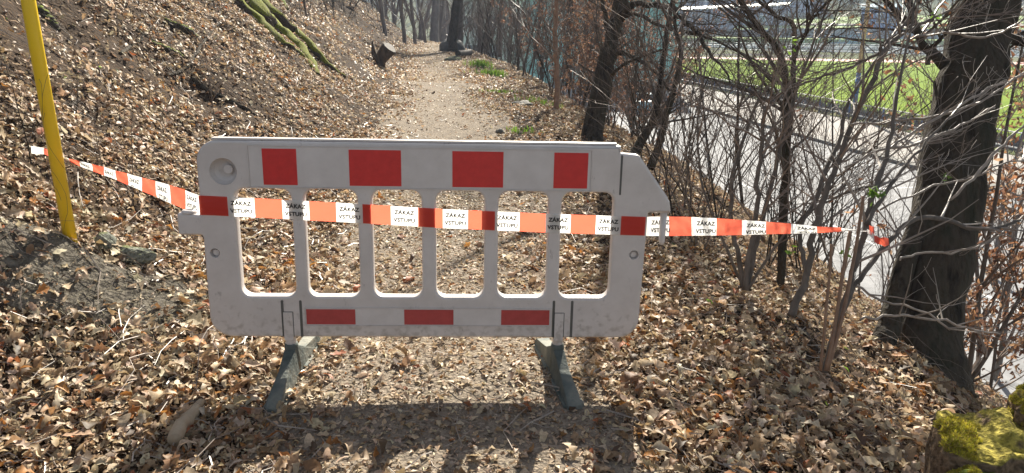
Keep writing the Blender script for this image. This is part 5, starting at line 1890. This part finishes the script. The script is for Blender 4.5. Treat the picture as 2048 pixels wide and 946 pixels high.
def stump_part(cx_, cy_, rad, ht, seed, nm, material, squash=1.0, nseg=56, rings=16, hollow=.0):
    vs, fs = [], []
    def outline_r(t):
        return rad * (1 + .16 * math.sin(t * 2 + seed) + .09 * math.sin(t * 5 + seed * 2) + .05 * math.sin(t * 11 + seed) + .03 * math.sin(t * 19))
    lev = 14
    for i in range(lev):
        z = -.15 + (ht + .15) * i / (lev - 1)
        fl = 1 + .18 * max(0, 1 - (z + .15) / (ht * .8)) ** 2
        for j in range(nseg):
            t = 2 * math.pi * j / nseg
            r = outline_r(t) * fl * (1 + .02 * math.sin(z * 30 + j))
            vs.append((cx_ + r * math.cos(t), cy_ + r * math.sin(t) * squash, z))
    base_i = (lev - 1) * nseg
    for i in range(lev - 1):
        for j in range(nseg):
            fs.append((i * nseg + j, i * nseg + (j + 1) % nseg, (i + 1) * nseg + (j + 1) % nseg, (i + 1) * nseg + j))
    prev = base_i
    for k in range(1, rings):
        f = 1 - k / rings
        st_ = len(vs)
        for j in range(nseg):
            t = 2 * math.pi * j / nseg
            r = outline_r(t) * f
            x, y = cx_ + r * math.cos(t), cy_ + r * math.sin(t) * squash
            nz = float(vnoise(np.array(x * 14 + seed), np.array(y * 14), 5)) * .06 + float(vnoise(np.array(x * 40), np.array(y * 40 + seed), 6)) * .022 + float(vnoise(np.array(x * 90), np.array(y * 90 + seed), 7)) * .008
            vs.append((x, y, ht + nz * min(1, k * .6) + .03 * min(1, k * .35)))
        for j in range(nseg):
            fs.append((prev + j, prev + (j + 1) % nseg, st_ + (j + 1) % nseg, st_ + j))
        prev = st_
    fs.append(tuple(prev + j for j in range(nseg)))
    return MB().add(vs, fs).build(nm, material, ms, True)


stump_part(.13, .10, .215, top_h - .055, 1.3, 'mossy_wood', M['moss_top'])
stump_part(-.05, -.10, .10, top_h - .12, 3.7, 'buttress', M['mossy_less'], nseg=36, rings=8)
stump_part(.30, .20, .10, top_h + .0, 5.1, 'moss_cushion', M['moss_top'], nseg=36, rings=10)



def moss_fronds(parts_, n, seed, parent, patch=.0):
    """thousands of short fronds standing on the upward faces, in patches"""
    g = np.random.default_rng(seed)
    bases, nrms = [], []
    for ob in parts_:
        me = ob.data
        c = np.array([tuple(p.center) for p in me.polygons]); nm = np.array([tuple(p.normal) for p in me.polygons]); ar = np.array([p.area for p in me.polygons])
        vc = np.array([tuple(v.co) for v in me.vertices])
        pr = ar * (nm[:, 2] > .35)
        idx = g.choice(len(c), n, p=pr / pr.sum())
        pol = me.polygons
        pts = np.empty((n, 3))
        for q, i in enumerate(idx):
            vi = list(pol[int(i)].vertices)
            w = g.dirichlet(np.ones(len(vi)))
            pts[q] = (vc[vi] * w[:, None]).sum(0)
        keep = vnoise(pts[:, 0] * 11, pts[:, 1] * 11, seed) + .5 * vnoise(pts[:, 0] * 31, pts[:, 1] * 31, seed + 1) > patch
        bases.append(pts[keep]); nrms.append(nm[idx][keep])
    p = np.concatenate(bases); nm = np.concatenate(nrms)
    n_ = len(p)
    d = nm * .9 + g.normal(0, .45, (n_, 3)); d[:, 2] = np.abs(d[:, 2]); d /= np.linalg.norm(d, axis=1)[:, None]
    s_ = np.cross(d, g.normal(0, 1, (n_, 3))); s_ /= np.linalg.norm(s_, axis=1)[:, None]
    hgt = g.uniform(.006, .018, n_)[:, None]
    w = .0014
    v = np.stack([p - s_ * w, p + s_ * w, p + d * hgt + s_ * w * .5, p + d * hgt - s_ * w * .5], 1).reshape(-1, 3)
    f = np.arange(n_ * 4).reshape(-1, 4)
    cc = np.array([(.52, .46, .04), (.42, .42, .04), (.62, .52, .07), (.32, .30, .05), (.45, .34, .09)])[g.integers(0, 5, n_)] * g.uniform(.7, 1.2, (n_, 1))
    o = np_mesh('moss', v, f, M['moss_leaf'], np.repeat(cc, 4, 0), False)
    o.parent = parent
    return o


moss_fronds([c for c in ms.children], 30000, 5, ms, .02)
# ------------------------------------------------------------ air
hz_b = MB()
hz_b.box((60, 190, 16), (560, 440, 50))
M['haze'] = bpy.data.materials.new('haze')
M['haze'].use_nodes = True
nt = M['haze'].node_tree
nt.nodes.clear()
out_ = nt.nodes.new('ShaderNodeOutputMaterial')
pv = nt.nodes.new('ShaderNodeVolumePrincipled')
pv.inputs['Color'].default_value = (.62, .76, 1.0, 1)
pv.inputs['Density'].default_value = .0011
pv.inputs['Anisotropy'].default_value = 0.0
nt.links.new(pv.outputs[0], out_.inputs['Volume'])
USE_HAZE = True
if USE_HAZE:
    hz = hz_b.build('haze', M['haze'])
    tag(hz, kind='stuff')
